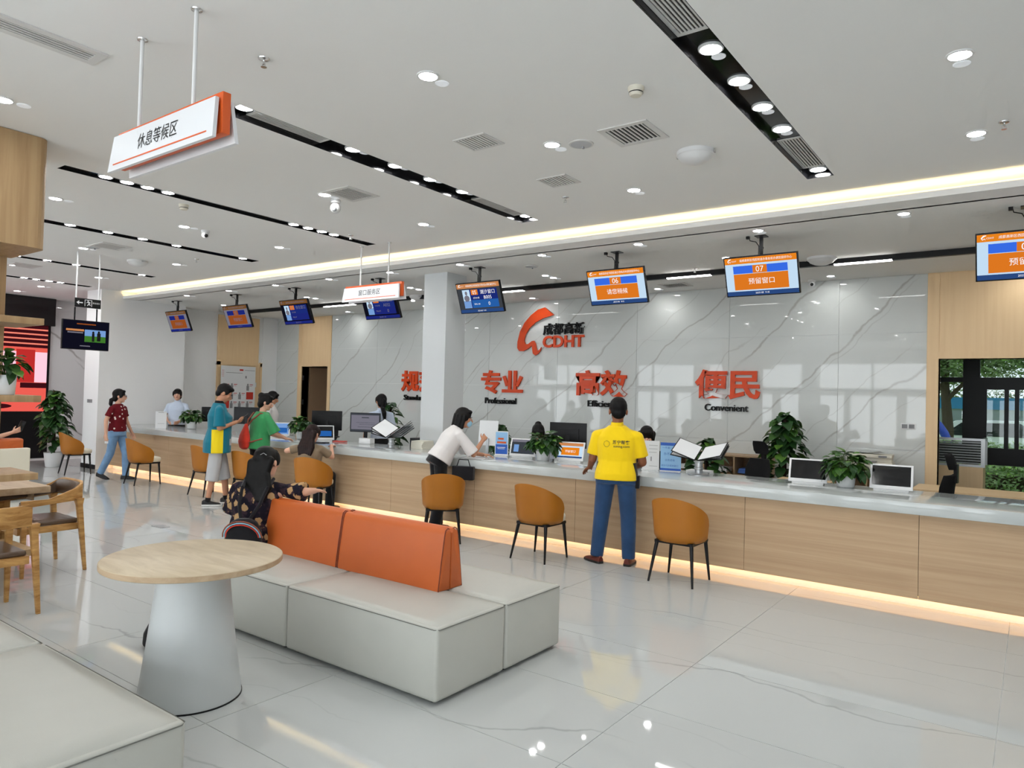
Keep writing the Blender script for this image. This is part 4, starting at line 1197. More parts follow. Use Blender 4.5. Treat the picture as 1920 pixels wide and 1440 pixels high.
def pothos(label, loc, pot_r, pot_h, rx_, rz_, n, size, seed, square=False, z_mid=None, trail=0):
    rnd = random.Random(seed)
    t = thing('potted_plant', label, 'potted plant', loc, rnd.uniform(0, 6))
    pr = [(pot_r * 0.80, 0.0), (pot_r * 0.86, 0.004), (pot_r, pot_h - 0.004), (pot_r, pot_h), (pot_r * 0.92, pot_h), (pot_r * 0.90, pot_h - 0.02)]
    ob('pot', MB().lathe(pr, 28, caps=True), 'pot_white', t, smooth=True, ang=50)
    ob('soil', MB().lathe([(pot_r * 0.9, pot_h - 0.019), (pot_r * 0.3, pot_h - 0.010)], 20), 'soil', t)
    stems = MB()
    zc = pot_h + rz_ * 0.25 if z_mid is None else z_mid
    for i in range(n):
        a = rnd.uniform(0, 2 * PI); u = rnd.uniform(-0.55, 1.0)
        f = rnd.uniform(0.6, 1.0)
        ch = math.sqrt(max(0, 1 - u * u))
        p = V((rx_ * f * ch * math.cos(a), rx_ * f * ch * math.sin(a), zc + rz_ * f * u))
        if p.z < pot_h * 0.45 and math.hypot(p.x, p.y) < pot_r * 1.25:
            p.x *= 1.7; p.y *= 1.7
        p.z = max(p.z, 0.03)
        out = V((math.cos(a), math.sin(a), u * 0.6))
        place_leaf(t, p - out * 0.03, out, rnd.uniform(0.15, 0.9) - 0.3 * u, size, rnd, rnd.uniform(0.75, 1.15))
        if i % 2 == 0:
            stems.tube([(p.x * .1, p.y * .1, pot_h - 0.02), (p.x * .5, p.y * .5, max(pot_h, p.z * .8) + 0.03), tuple(p - out * 0.03)], 0.0025, 5)
    ob('stems', stems, 'stem', t)
    return t
pothos('small pothos in a white pot between the two tablets at the right', (-1.50, 7.66, ZT), 0.092, 0.125, 0.225, 0.165, 165, 'mid', 11, z_mid=0.20)
pothos('small pothos in a white pot right of the blue sign', (-5.08, 7.62, ZT), 0.095, 0.12, 0.23, 0.165, 150, 'mid', 12, z_mid=0.21)
pothos('small pothos in a white pot in front of the long-haired seated woman', (-10.0, 7.60, ZT), 0.085, 0.12, 0.21, 0.15, 120, 'mid', 13, z_mid=0.22)
pothos('small pothos in a white pot beside the smiling clerk at the left', (-13.55, 7.66, ZT), 0.10, 0.14, 0.21, 0.14, 120, 'mid', 14, z_mid=0.24)
def tall_plant(label, loc, pot_r, pot_h, rad, z0, z1, n, size, seed, pot_m='pot_white'):
    rnd = random.Random(seed)
    t = thing('tall_plant', label, 'potted plant', loc, 0)
    ob('pot', MB().lathe([(pot_r * 0.75, 0.0), (pot_r * 0.8, 0.01), (pot_r, pot_h - 0.02), (pot_r * 1.04, pot_h), (pot_r * 0.9, pot_h), (pot_r * 0.88, pot_h - 0.03)], 28), pot_m, t, smooth=True, ang=50)
    ob('support_pole', MB().cone((0, 0, pot_h - 0.03), (0, 0, z1 - 0.10), 0.035, 0.03, 10), 'soil', t)
    for i in range(n):
        f = (i + rnd.random()) / n
        z = z0 + (z1 - z0) * f
        bulge = math.sin(PI * min(1, 0.18 + f * 0.80)) ** 0.6
        a = i * 2.4 + rnd.uniform(-.5, .5)
        r = rad * bulge * rnd.uniform(0.55, 1.0)
        p = V((r * math.cos(a), r * math.sin(a), z))
        out = V((math.cos(a), math.sin(a), 0.25))
        place_leaf(t, p - out * 0.06, out, rnd.uniform(0.2, 0.9), size, rnd, rnd.uniform(0.75, 1.2), (4, 5, 1))
    return t
tall_plant('tall leafy climbing plant against the tiled wall at the right', (-2.80, 10.25, 0), 0.17, 0.30, 0.33, 0.40, 1.60, 210, 'big', 21)
tall_plant('tall dark plant between the marble wall and the white column', (-16.45, 6.30, 0), 0.17, 0.30, 0.31, 0.42, 1.60, 210, 'big', 22)
tall_plant('tall plant behind the clerk with the ponytail', (-9.75, 9.4, 0), 0.17, 0.30, 0.27, 0.42, 1.56, 90, 'big', 23)
tall_plant('tall plant half hidden by the leaning woman in white', (-6.98, 9.2, 0), 0.15, 0.30, 0.20, 0.35, 1.28, 70, 'big', 24)
tall_plant('leafy plant top showing above the open document stand', (-3.72, 9.75, 0), 0.16, 0.30, 0.30, 0.35, 1.22, 80, 'big', 25)
t = pothos('plant with dark leaves in a tall white pot on the wooden shelf', (-6.70, 2.20, 1.61), 0.075, 0.16, 0.135, 0.14, 46, 'mid', 31, z_mid=0.24)

# ---------------------------------------------------------------- things on the counter
def tablet(label, x, y, rz, screen='black_gloss', art=None):
    t = thing('counter_display', label, 'tablet display', (x, y, ZT), rz, 'white displays on the counter')
    mt_ = Matrix.Translation((0, 0, 0.012)) @ Matrix.Rotation(R(-18), 4, 'X')
    ob('frame', B(-0.185, 0.185, -0.008, 0.012, 0, 0.245), 'plastic_white', t, mtx=mt_, bevel=0.004)
    ob('foot', MB().box(-0.15, 0.15, 0.0, 0.12, 0, 0.012).box(-0.03, 0.03, 0.08, 0.10, 0.0, 0.12), 'plastic_white', t)
    s = ob('screen', quadp(-0.165, 0.165, 0.035, 0.228, -0.0086), screen, t, mtx=mt_)
    if art == 'orange':
        ob('picture_box', quadp(-0.12, 0.12, 0.07, 0.17, -0.0092), 'scr_orange', s); ob('picture_bar', quadp(-0.165, 0.165, 0.19, 0.228, -0.0092), 'scr_brown', s)
        ob('picture_foot', quadp(-0.165, 0.165, 0.035, 0.055, -0.0092), 'scr_navy', s)
        letters('预留窗口', 0, 0, 'scr_white', s, (0, -0.0096, 0.12), w=0.14)
    elif art == 'grey':
        ob('picture_box', quadp(-0.13, -0.06, 0.06, 0.16, -0.0092), 'scr_sky', s); ob('picture_bar', quadp(-0.165, 0.165, 0.195, 0.228, -0.0092), 'scr_grey', s)
    elif art == 'blue':
        ob('picture_box', quadp(-0.14, 0.14, 0.06, 0.15, -0.0092), 'scr_mid', s)
    return t
tablet('white framed display with dark screen, left of the pothos at the right', -1.86, 7.66, R(6))
tablet('white framed display with dark screen, right of the pothos at the right', -1.10, 7.66, R(4))
tablet('white framed display showing a grey page beside the blue sign', -5.50, 7.74, R(14), 'scr_charcoal', 'grey')
tablet('white framed display showing an orange box, left of the man in yellow', -4.76, 7.74, R(12), 'scr_pale', 'orange')
tablet('white framed display tilted behind the long-haired seated woman', -9.45, 7.62, R(60), 'black_gloss', 'blue')
tablet('white framed display with a bright blue screen beside the green shirt', -10.62, 7.60, R(40), 'scr_sky', 'blue')

def board(label, x, y, rz, w, h, face, name='desk_sign'):
    t = thing(name, label, 'desk sign', (x, y, ZT), rz)
    ob('panel', B(-w / 2, w / 2, -0.004, 0.004, 0.006, h), face, t)
    ob('foot', B(-w / 2, w / 2, -0.035, 0.035, 0, 0.006), 'board_white', t)
    return t
mat('blue_print', sc(44, 96, 190), 0.4); mat('sky_print', sc(150, 196, 236), 0.4)
t = board('blue upright desk sign with orange lines between woman in white and pothos', -5.86, 7.76, R(20), 0.19, 0.33, 'board_white')
ob('blue_field', quadp(-0.085, 0.085, 0.02, 0.15, -0.0046), 'blue_print', t); ob('light_field', quadp(-0.085, 0.085, 0.15, 0.318, -0.0046), 'sky_print', t)
ob('orange_lines', MB().box(-0.05, 0.03, -0.0056, -0.0047, 0.215, 0.24).box(-0.065, 0.065, -0.0056, -0.0047, 0.165, 0.19), 'sign_orange', t)
ob('white_lines', MB().box(-0.065, 0.055, -0.0056, -0.0047, 0.105, 0.113).box(-0.055, 0.045, -0.0056, -0.0047, 0.088, 0.095), 'board_white', t)
t = board('blue and white desk sign with four lines of characters behind the document stand', -3.36, 7.68, R(14), 0.235, 0.325, 'board_white')
ob('top_band', quadp(-0.1175, 0.1175, 0.29, 0.325, -0.0046), 'blue_print', t); ob('bottom_band', quadp(-0.1175, 0.1175, 0.006, 0.03, -0.0046), 'blue_print', t)
ob('field', quadp(-0.1175, 0.1175, 0.03, 0.29, -0.0043), 'sky_print', t)
for z, w_, tx in ((0.265, 0.17, '一件事一次办'), (0.195, 0.14, '办不成事'), (0.125, 0.11, '业务咨询'), (0.062, 0.19, '综合代办服务窗口')):
    letters(tx, 0, 0, 'blue_print', t, (-0.01, -0.0052, z), w=w_, name='lettering')
t = board('white desk notice partly hidden by the man in yellow', -3.60, 7.66, R(12), 0.20, 0.335, 'board_white')
ob('print_lines', MB().box(-0.02, 0.08, -0.0056, -0.0045, 0.28, 0.284).box(-0.02, 0.08, -0.0056, -0.0045, 0.24, 0.244).box(-0.02, 0.07, -0.0056, -0.0045, 0.20, 0.204).box(0.0, 0.012, -0.0056, -0.0045, 0.1, 0.15).box(-0.02, 0.08, -0.0056, -0.0045, 0.04, 0.044), 'print_grey', t)
t = board('white upright notice stand at the left end of the counter', -13.90, 7.22, R(52), 0.20, 0.33, 'board_white', 'notice_stand')
ob('caption', MB().box(-0.05, 0.05, -0.0056, -0.0045, 0.305, 0.312).box(-0.06, 0.06, -0.0056, -0.0045, 0.09, 0.095), 'print_grey', t)
t = thing('paper_stand', 'tall white sheet on an easel right of the leaning woman', 'paper stand', (-6.36, 8.06, 0.74), R(16))
ob('sheet', MB().box(-0.145, 0.145, -0.005, 0.005, 0.26, 0.62, mtx=Matrix.Rotation(R(-8), 4, 'X')), 'paper', t)
ob('easel', MB().box(-0.02, 0.02, 0.02, 0.05, 0, 0.36).box(-0.1, 0.1, -0.06, 0.1, 0, 0.015), 'steel_grey', t)

def doc_stand(label, x, y, rz, lefts, rights):
    t = thing('document_stand', label, 'document stand', (x, y, ZT), rz)
    ob('base', MB().lathe([(0.115, 0), (0.115, 0.008), (0.10, 0.016), (0.045, 0.022)], 32), 'steel_grey', t, smooth=True, ang=40)
    ob('post', MB().lathe([(0.042, 0.02), (0.042, 0.06), (0.050, 0.065), (0.050, 0.085), (0.042, 0.09), (0.042, 0.135), (0.055, 0.14), (0.055, 0.155)], 24), 'steel_grey', t, smooth=True, ang=40)
    # spine rises away from the public; leaves open like a book
    sp = V((0, math.cos(R(25)), math.sin(R(25))))
    for side, angs in ((-1, lefts), (1, rights)):
        for k, a in enumerate(angs):
            u = V((side * math.cos(R(a)), -math.sin(R(a)) * math.sin(R(25)), math.sin(R(a)) * math.cos(R(25))))
            n = u.cross(sp) * side * -1
            base = V((side * 0.012, -0.11, 0.165))
            m_ = Matrix((u, sp, n)).transposed().to_4x4(); m_.translation = base
            lf = ob('page_frame', MB().box(0, 0.275, 0, 0.315, -0.003, 0.003), 'black_satin', t, mtx=m_)
            ob('sheet', MB().box(0.010, 0.264, 0.012, 0.303, 0.0034, 0.0040).box(0.010, 0.264, 0.012, 0.303, -0.0040, -0.0034), 'paper', lf)
    return t
doc_stand('document stand with open framed pages right of the man in yellow', -2.96, 7.52, R(4), [22, 11], [16, 11, 7])
doc_stand('document stand with many fanned framed pages left of the square column', -7.52, 7.30, R(4), [32, 22, 12], [28, 22, 16, 10, 4])

def sheet_stack(name, label, x, y, z, rz, w, l, h, m_='paper', n=3):
    t = thing(name, label, 'papers', (x, y, z), rz)
    for k in range(n):
        ob('sheet', MB().box(-w / 2, w / 2, -l / 2, l / 2, h * k / n, h * (k + 1) / n - 0.0004), m_, t, (0, 0, 0), random.uniform(-.12, .12))
    return t
sheet_stack('loose_papers', 'loose white forms on the counter under the leaning woman', -5.78, 7.10, ZT, R(20), 0.30, 0.22, 0.006)
sheet_stack('loose_papers', 'white forms on the counter near the leaning woman\'s hand', -5.95, 7.40, ZT, R(-10), 0.21, 0.30, 0.006)
sheet_stack('paper_pile', 'pile of papers behind the document stand at the right', -3.05, 7.78, ZT, R(8), 0.26, 0.18, 0.03)
sheet_stack('file_pile', 'stack of files against the square column', -7.30, 7.72, ZT, R(5), 0.22, 0.26, 0.12, 'plastic_beige', 5)
tag(ob('folder', MB().box(-0.16, 0.16, -0.11, 0.11, 0, 0.012), 'black_satin', None, (-9.05, 7.18, ZT), R(20), bevel=0.003), 'black folder on the counter under the hands in the green shirt', 'folder')
tag(ob('red_booklet', MB().box(-0.10, 0.10, -0.07, 0.07, 0, 0.010), 'red_print', None, (-9.12, 7.70, ZT), R(30), bevel=0.002), 'small red booklet on the counter behind the seated woman', 'booklet')
t = thing('tissue_box', 'small white box on the counter left of the document stand', 'box', (-8.55, 7.76, ZT), R(10))
ob('carton', B(-0.11, 0.11, -0.06, 0.06, 0, 0.085), 'plastic_white', t, bevel=0.003); ob('opening', B(-0.06, 0.06, -0.02, 0.02, 0.0845, 0.0865), 'print_grey', t)
t = thing('desk_telephone', 'white desk telephone behind the counter by the ponytail clerk', 'telephone', (-8.75, 8.10, 0.74), R(20))
ob('base', MB().loft([[V((x, y, 0)) for x, y in ((-.10, -.09), (.10, -.09), (.10, .10), (-.10, .10))], [V((x, y, 0.03 + (y + .09) * .25)) for x, y in ((-.10, -.09), (.10, -.09), (.10, .10), (-.10, .10))]]), 'plastic_white', t, bevel=0.006)
ob('handset', MB().tube([(-0.07, -0.09, 0.09), (-0.075, -0.03, 0.12), (-0.075, 0.04, 0.125), (-0.07, 0.10, 0.10)], [0.026, 0.016, 0.016, 0.026], 10), 'plastic_white', t, smooth=True)

# ---------------------------------------------------------------- staff side
def monitor(label, x, y, rz, w=0.54, h=0.33, back=True, screen=None, z=0.74, lift=0.30):
    t = thing('computer_monitor', label, 'computer monitor', (x, y, z), rz)
    ob('housing', MB().box(-w / 2, w / 2, -0.022, 0.0, lift, lift + h).box(-w * .3, w * .3, -0.04, -0.02, lift + 0.06, lift + h - 0.08), 'black_satin', t, bevel=0.004)
    ob('screen', quadp(-w / 2 + .01, w / 2 - .01, lift + .012, lift + h - .01, 0.0008), screen or 'black_gloss', t)
    ob('stand', MB().box(-0.03, 0.03, -0.05, -0.03, 0.01, lift + h * .5).box(-0.11, 0.11, -0.12, 0.06, 0, 0.012), 'black_satin', t, bevel=0.002)
    return t
monitor('black computer monitor behind the teal shirt man\'s phone', -12.40, 8.15, R(32))
t = monitor('black monitor seen from behind, left of the lit screen', -9.95, 8.10, R(40), 0.52, 0.34)
ob('maker_badge', B(-0.02, 0.02, -0.0415, -0.040, 0.45, 0.458), 'steel_grey', t)
t = monitor('monitor with a lit grey page beside the ponytail clerk', -9.20, 8.30, R(206), 0.54, 0.33, screen='scr_charcoal')
ob('page', quadp(-0.25, 0.25, 0.345, 0.59, 0.0014), 'scr_grey', t); ob('page_title', quadp(-0.07, 0.06, 0.54, 0.555, 0.002), 'scr_charcoal', t); ob('page_lines', MB().box(-0.18, 0.16, 0.0016, 0.002, 0.46, 0.464).box(-0.18, 0.1, 0.0016, 0.002, 0.43, 0.434).box(-0.15, 0.13, 0.0016, 0.002, 0.385, 0.39), 'scr_charcoal', t)
monitor('black monitor back between the pothos and the man in yellow', -5.08, 8.22, R(14), 0.52, 0.34)
monitor('thin black monitor edge beside the smiling clerk', -13.55, 8.12, R(60), 0.45, 0.30)
tag(ob('computer_tower', MB().box(-0.09, 0.09, -0.2, 0.2, 0, 0.28), 'black_satin', None, (-7.86, 8.3, 0.74), R(8), bevel=0.004), 'black computer case behind the fanned document stand', 'computer')

def office_chair(label, x, y, rz, head=True, sink=0.0):
    t = thing('office_chair', label, 'office chair', (x, y, 0), rz)
    zb = 0.50 - sink
    ob('seat', MB().loft([[V((a * s, b * s, z)) for a, b in ((-.24, -.22), (.24, -.22), (.25, .15), (.18, .25), (-.18, .25), (-.25, .15))] for s, z in ((.9, zb - .07), (1, zb - .05), (1, zb - .01), (.9, zb))]), 'black_matt', t, smooth=True)
    rings = []
    for z, w_, y_ in ((zb + .08, .17, -.21), (zb + .2, .22, -.235), (zb + .38, .22, -.255), (zb + .50, .17, -.28)):
        rings.append([V((w_ * math.cos(a), y_ - 0.03 * math.sin(a) + 0.05 * (math.cos(a) ** 2), z)) for a in [2 * PI * k / 16 for k in range(16)]])
    ob('backrest', MB().loft(rings), 'black_matt', t, smooth=True, ang=50)
    if head:
        rings = []
        for z, w_, y_ in ((zb + .56, .10, -.29), (zb + .60, .135, -.285), (zb + .68, .135, -.265), (zb + .725, .10, -.235)):
            rings.append([V((w_ * math.cos(a), y_ - 0.022 * math.sin(a) + 0.03 * (math.cos(a) ** 2), z)) for a in [2 * PI * k / 14 for k in range(14)]])
        ob('headrest', MB().loft(rings), 'black_matt', t, smooth=True, ang=50)
        ob('head_stem', MB().box(-0.03, 0.03, -0.32, -0.285, zb + .42, zb + .62), 'black_satin', t)
    for s in (-1, 1):
        ob('armrest', MB().box(s * .27 - .025, s * .27 + .025, -.12, .12, zb + .19, zb + .215).box(s * .27 - .012, s * .27 + .012, -.02, .02, zb - .04, zb + .19), 'black_satin', t, bevel=0.005)
    ob('gas_lift', MB().cone((0, 0, 0.08), (0, 0, zb - .06), 0.03, 0.022, 12), 'black_metal', t)
    for k in range(5):
        a = 2 * PI * k / 5
        ob('base_arm', MB().cone((0, 0, 0.09), (0.30 * math.cos(a), 0.30 * math.sin(a), 0.065), 0.025, 0.016, 8), 'black_satin', t)
        ob('castor', MB().cone((0.30 * math.cos(a) - 0.012, 0.30 * math.sin(a), 0.028), (0.30 * math.cos(a) + 0.012, 0.30 * math.sin(a), 0.028), 0.028, 0.028, 10), 'black_satin', t)
    return t
office_chair('black office chair with headrest in front of the tall plant at the right', -2.95, 9.05, R(150))
office_chair('black office chair with curved headrest in front of the right doorway', -0.96, 8.95, R(80))
office_chair('black office chair back behind the blue sign', -5.98, 8.75, R(170), False, sink=-0.16)
office_chair('dark office chair by the wooden door behind the monitors', -11.4, 9.2, R(200), False, sink=-0.12)

def cubby(label, x0, x1, y0, y1, h, cols, rows):
    t = thing('low_cabinet', label, 'cabinet', ((x0 + x1) / 2, (y0 + y1) / 2, 0))
    a = (x1 - x0) / 2; b = (y1 - y0) / 2
    ob('cabinet_top', B(-a - .01, a + .01, -b - .01, b, h - 0.025, h), 'counter_wood', t)
    ob('cabinet_back', B(-a, a, b - 0.015, b, 0, h - .025), 'counter_wood', t)
    for k in range(cols + 1):
        x = -a + 2 * a * k / cols
        ob('divider', B(x - .01 if k else -a, x + .01 if k < cols else a, -b, b - .015, 0, h - .025), 'counter_wood', t)
    for r2 in range(rows):
        ob('shelf', B(-a, a, -b + .005, b - .015, 0.05 + (h - .08) * r2 / rows, 0.068 + (h - .08) * r2 / rows), 'counter_wood', t)
    return t
cubby('low wooden cabinet with open compartments against the tiled wall', -4.62, -3.18, 10.70, 11.13, 0.92, 3, 3)
for k, (x, m_, lb) in enumerate(((-3.45, 'folder_blue', 'blue folders lying in the low cabinet by the black chair'), (-3.95, 'paper', 'white binder sheets lying in the middle of the low cabinet'), (-4.4, 'paper', 'paper stack in the left compartment of the low cabinet'))):
    sheet_stack('file_stack', lb, x, 10.88, 0.648, 0, 0.32, 0.26, 0.07, m_, 4)
cubby('low wooden cabinet under the white printer', -2.28, -1.36, 10.62, 11.13, 0.80, 2, 2)
t = thing('office_printer', 'cream multifunction printer with papers on its lid', 'printer', (-1.82, 10.85, 0.80), R(4))
ob('body', B(-0.29, 0.29, -0.20, 0.2, 0, 0.16), 'plastic_beige', t, bevel=0.012)
ob('scanner_lid', B(-0.28, 0.28, -0.19, 0.2, 0.215, 0.262), 'plastic_beige', t, bevel=0.012)
ob('middle_body', B(-0.27, 0.27, -0.14, 0.2, 0.16, 0.215), 'plastic_beige', t)
ob('output_tray', B(-0.2, 0.1, -0.26, -0.14, 0.163, 0.172), 'print_grey', t)
ob('control_panel', B(0.12, 0.22, -0.197, -0.19, 0.225, 0.25), 'print_grey', t)
t = thing('loose_papers', 'crumpled sheets lying on top of the printer', 'papers', (-1.86, 10.85, 1.062), R(-8))
ob('sheet', MB().add([(-.2, -.12, .002), (.0, -.13, .012), (.2, -.12, .045), (-.2, .1, .002), (0, .1, .008), (.2, .1, .02)], [(0, 1, 4, 3), (1, 2, 5, 4)]), 'paper', t)
ob('sheet', MB().add([(-.25, -.05, .022), (.05, -.08, .015), (-.22, .12, .022), (.05, .12, .012)], [(0, 1, 3, 2)]), 'paper', t)
t = thing('side_desk', 'plain wooden desk at the right in front of the doorway', 'desk', (-0.55, 10.0, 0))
ob('desk_top', B(-0.62, 1.4, -0.38, 0.36, 0.72, 0.75), 'door_wood', t)
for x in (-0.6, 1.36):
    ob('side_panel', B(x - .015, x + .015, -0.36, 0.34, 0, 0.72), 'door_wood', t)
t = thing('staff_side_table', 'small wooden table with curled papers left of the white display', 'table', (-2.35, 9.45, 0))
ob('table_top', B(-0.32, 0.32, -0.28, 0.28, 0.72, 0.75), 'door_wood', t)
for sx in (-1, 1):
    ob('side_panel', B(sx * .29 - .015, sx * .29 + .015, -0.26, 0.26, 0, 0.72), 'door_wood', t)
t = thing('loose_papers', 'curled white sheets on the small wooden table at the right', 'papers', (-2.32, 9.35, 0.75), R(20))
ob('sheet', MB().add([(-.25, -.10, .004), (-.05, -.12, .03), (.15, -.10, .16), (-.2, .14, .006), (.0, .12, .03), (.2, .12, .14)], [(0, 1, 4, 3), (1, 2, 5, 4)]), 'paper', t)

# ---- display board with portraits in front of the left doorway
t = thing('staff_board', 'white display board with small portraits and red squares', 'display board', (-15.62, 9.98, 0), R(90))
ob('panel', B(-0.46, 0.46, -0.012, 0.012, 0.35, 2.28), 'board_white', t)
for sx in (-1, 1):
    ob('foot', B(sx * .4 - .02, sx * .4 + .02, -0.1, 0.1, 0, 0.35), 'steel_grey', t)
ob('title_mark', MB().box(0.02, 0.12, -0.0145, -0.0125, 2.17, 2.21), 'red_print', t)
ob('title_lines', MB().box(0.16, 0.44, -0.0145, -0.0125, 2.18, 2.19).box(-0.34, 0.1, -0.0145, -0.0125, 2.11, 2.12).box(0.18, 0.215, -0.0145, -0.0125, 1.99, 2.05), 'print_grey', t)
ob('side_ticks', MB().box(-0.45, -0.39, -0.0145, -0.0125, 2.17, 2.175).box(-0.45, -0.39, -0.0145, -0.0125, 2.14, 2.145).box(-0.45, -0.39, -0.0145, -0.0125, 2.11, 2.115).box(-0.45, -0.39, -0.0145, -0.0125, 2.08, 2.085).box(-0.45, -0.39, -0.0145, -0.0125, 2.05, 2.055).box(-0.45, -0.39, -0.0145, -0.0125, 2.02, 2.025), 'red_print', t)
grid = {(0, 0): 1, (0, 1): 1, (0, 3): 1, (1, 1): 1, (1, 2): 1, (1, 3): 2, (2, 0): 2, (2, 1): 1, (2, 2): 1, (2, 3): 1, (3, 0): 1, (3, 2): 1, (4, 0): 1, (4, 1): 1, (4, 3): 1}
for (r2, c2), k in grid.items():
    x = -0.34 + c2 * 0.215; z = 1.78 - r2 * 0.215
    if k == 2:
        ob('red_square', B(x - .085, x + .105, -0.0145, -0.0125, z - .09, z + .09), 'red_print', t)
    else:
        ob('portrait', MB().ell((x - .05, -0.0135, z + .055), (.022, .001, .028), 10, 6).box(x - .085, x - .015, -0.0145, -0.0125, z - .09, z + .03), 'print_grey', t)
        ob('caption', MB().box(x + .0, x + .09, -0.0145, -0.0125, z + .05, z + .065).box(x + .0, x + .07, -0.0145, -0.0125, z + .015, z + .022), 'red_print', t)

# ---- right: room behind the doorway, its window and the garden
struct(ob('wall_annex', MB().box(-1.75, -1.65, YW + .2, 14.2, 0, 3.0).box(2.4, 2.5, YW + .2, 14.2, 0, 3.0).box(-1.75, 2.5, YW + .18, YW + .2, 2.47, 3.0), 'wall_paint'))
struct(ob('ceiling_annex', B(-1.75, 2.5, YW + .18, 14.2, 3.0, 3.05), 'ceiling_paint'))
struct(ob('floor_annex', B(-1.75, 2.5, YW + .18, 14.2, -0.02, 0.0), 'plank_grey'))
YA = 14.2
wn = MB()
wn.box(-1.75, 2.5, YA, YA + .12, 0, 0.28); wn.box(-1.75, 2.5, YA, YA + .12, 2.72, 3.0)
for x0, x1 in ((-1.75, -1.45), (-0.98, -0.74), (0.55, 0.7), (1.6, 1.8), (2.3, 2.5)):
    wn.box(x0, x1, YA, YA + .12, 0.28, 2.72)
wn.box(-1.45, -0.98, YA, YA + .12, 2.17, 2.25); wn.box(-1.45, -0.98, YA, YA + .12, 0.82, 1.13)
wn.box(-0.74, 2.3, YA, YA + .12, 2.05, 2.25); wn.box(-0.74, 0.55, YA, YA + .12, 0.80, 1.08)
wn.box(-0.74, -0.64, YA, YA + .12, 1.08, 2.05); wn.box(-0.40, -0.34, YA, YA + .12, 1.08, 2.05); wn.box(-0.26, -0.20, YA, YA + .12, 1.08, 2.05)
wdw = struct(ob('window_7', wn, 'black_satin'))
for (x0, x1, z0, z1) in ((-1.45, -0.98, 0.28, 0.82), (-1.45, -0.98, 1.13, 2.17), (-1.45, -0.98, 2.25, 2.72), (-0.74, 0.55, 0.28, 0.80), (-0.64, -0.40, 1.08, 2.05), (-0.34, -0.26, 1.08, 2.05), (-0.20, 0.55, 1.08, 2.05), (-0.74, 2.3, 2.25, 2.72), (0.7, 1.6, 0.28, 2.05), (1.8, 2.3, 0.28, 2.05)):
    ob('pane', B(x0, x1, YA + .05, YA + .056, z0, z1), 'clear_glass', wdw)
t = thing('desk_screen', 'low grey framed striped glass desk screen in the doorway', 'desk screen', (-0.86, 12.2, 0))
ob('desk', MB().box(-0.5, 0.28, -0.02, 0.6, 0.0, 0.88), 'door_wood', t)
ob('frame', MB().box(-0.5, 0.30, -0.02, 0.02, 1.255, 1.29).box(-0.5, 0.30, -0.02, 0.02, 0.88, 0.915).box(0.25, 0.30, -0.02, 0.02, 0.915, 1.255).box(0.26, 0.30, 0.02, 0.62, 1.255, 1.29).box(0.26, 0.30, 0.58, 0.62, 0.88, 1.255), 'steel_grey', t)
mat('stripe_glass', (0.30, 0.32, 0.32, 1), 0.15)
for k in range(9):
    ob('stripe', B(-0.5, 0.25, -0.006, 0.006, 0.925 + k * 0.037, 0.945 + k * 0.037), 'stripe_glass', t)

# ================================================================ PEOPLE
def cloth(name, col, **k):
    return mat(name, col, 0.85, spec=0.2, sheen=0.2, **k)
def spotted(name, base, spot, scale, size, stretch=(1, 1, 1), second=None):
    mt = mat(name, base, 0.85, spec=0.2)
    nt = mt.node_tree; L = nt.links.new; b = nt.nodes['Principled BSDF']
    tc = nt.nodes.new('ShaderNodeTexCoord'); mp = nt.nodes.new('ShaderNodeMapping'); mp.inputs['Scale'].default_value = stretch
    L(tc.outputs['Object'], mp.inputs['Vector'])
    nz = nt.nodes.new('ShaderNodeTexNoise'); nz.inputs['Scale'].default_value = scale * 2.5
    L(mp.outputs[0], nz.inputs['Vector'])
    ad = nt.nodes.new('ShaderNodeVectorMath'); ad.operation = 'MULTIPLY_ADD'; ad.inputs[1].default_value = (0.6 / scale,) * 3
    L(nz.outputs['Color'], ad.inputs[0]); L(mp.outputs[0], ad.inputs[2])
    vo = nt.nodes.new('ShaderNodeTexVoronoi'); vo.inputs['Scale'].default_value = scale
    L((ad if second else mp).outputs[0], vo.inputs['Vector'])
    r = nt.nodes.new('ShaderNodeMapRange'); r.inputs[1].default_value = size; r.inputs[2].default_value = size * 1.15; r.inputs[3].default_value = 1; r.inputs[4].default_value = 0
    L(vo.outputs['Distance'], r.inputs[0])
    mx = nt.nodes.new('ShaderNodeMixRGB'); mx.inputs[1].default_value = base; mx.inputs[2].default_value = spot
    L(r.outputs[0], mx.inputs[0]); L(mx.outputs[0], b.inputs['Base Color'])
    if second:
        v2 = nt.nodes.new('ShaderNodeTexNoise'); v2.inputs['Scale'].default_value = scale * 1.4; L(mp.outputs[0], v2.inputs['Vector'])
        r2 = nt.nodes.new('ShaderNodeMapRange'); r2.inputs[1].default_value = 0.52; r2.inputs[2].default_value = 0.62
        L(v2.outputs['Fac'], r2.inputs[0])
        m2 = nt.nodes.new('ShaderNodeMixRGB'); m2.inputs[1].default_value = base; m2.inputs[2].default_value = second
        L(r2.outputs[0], m2.inputs[0]); L(m2.outputs[0], mx.inputs[1])
    return mt
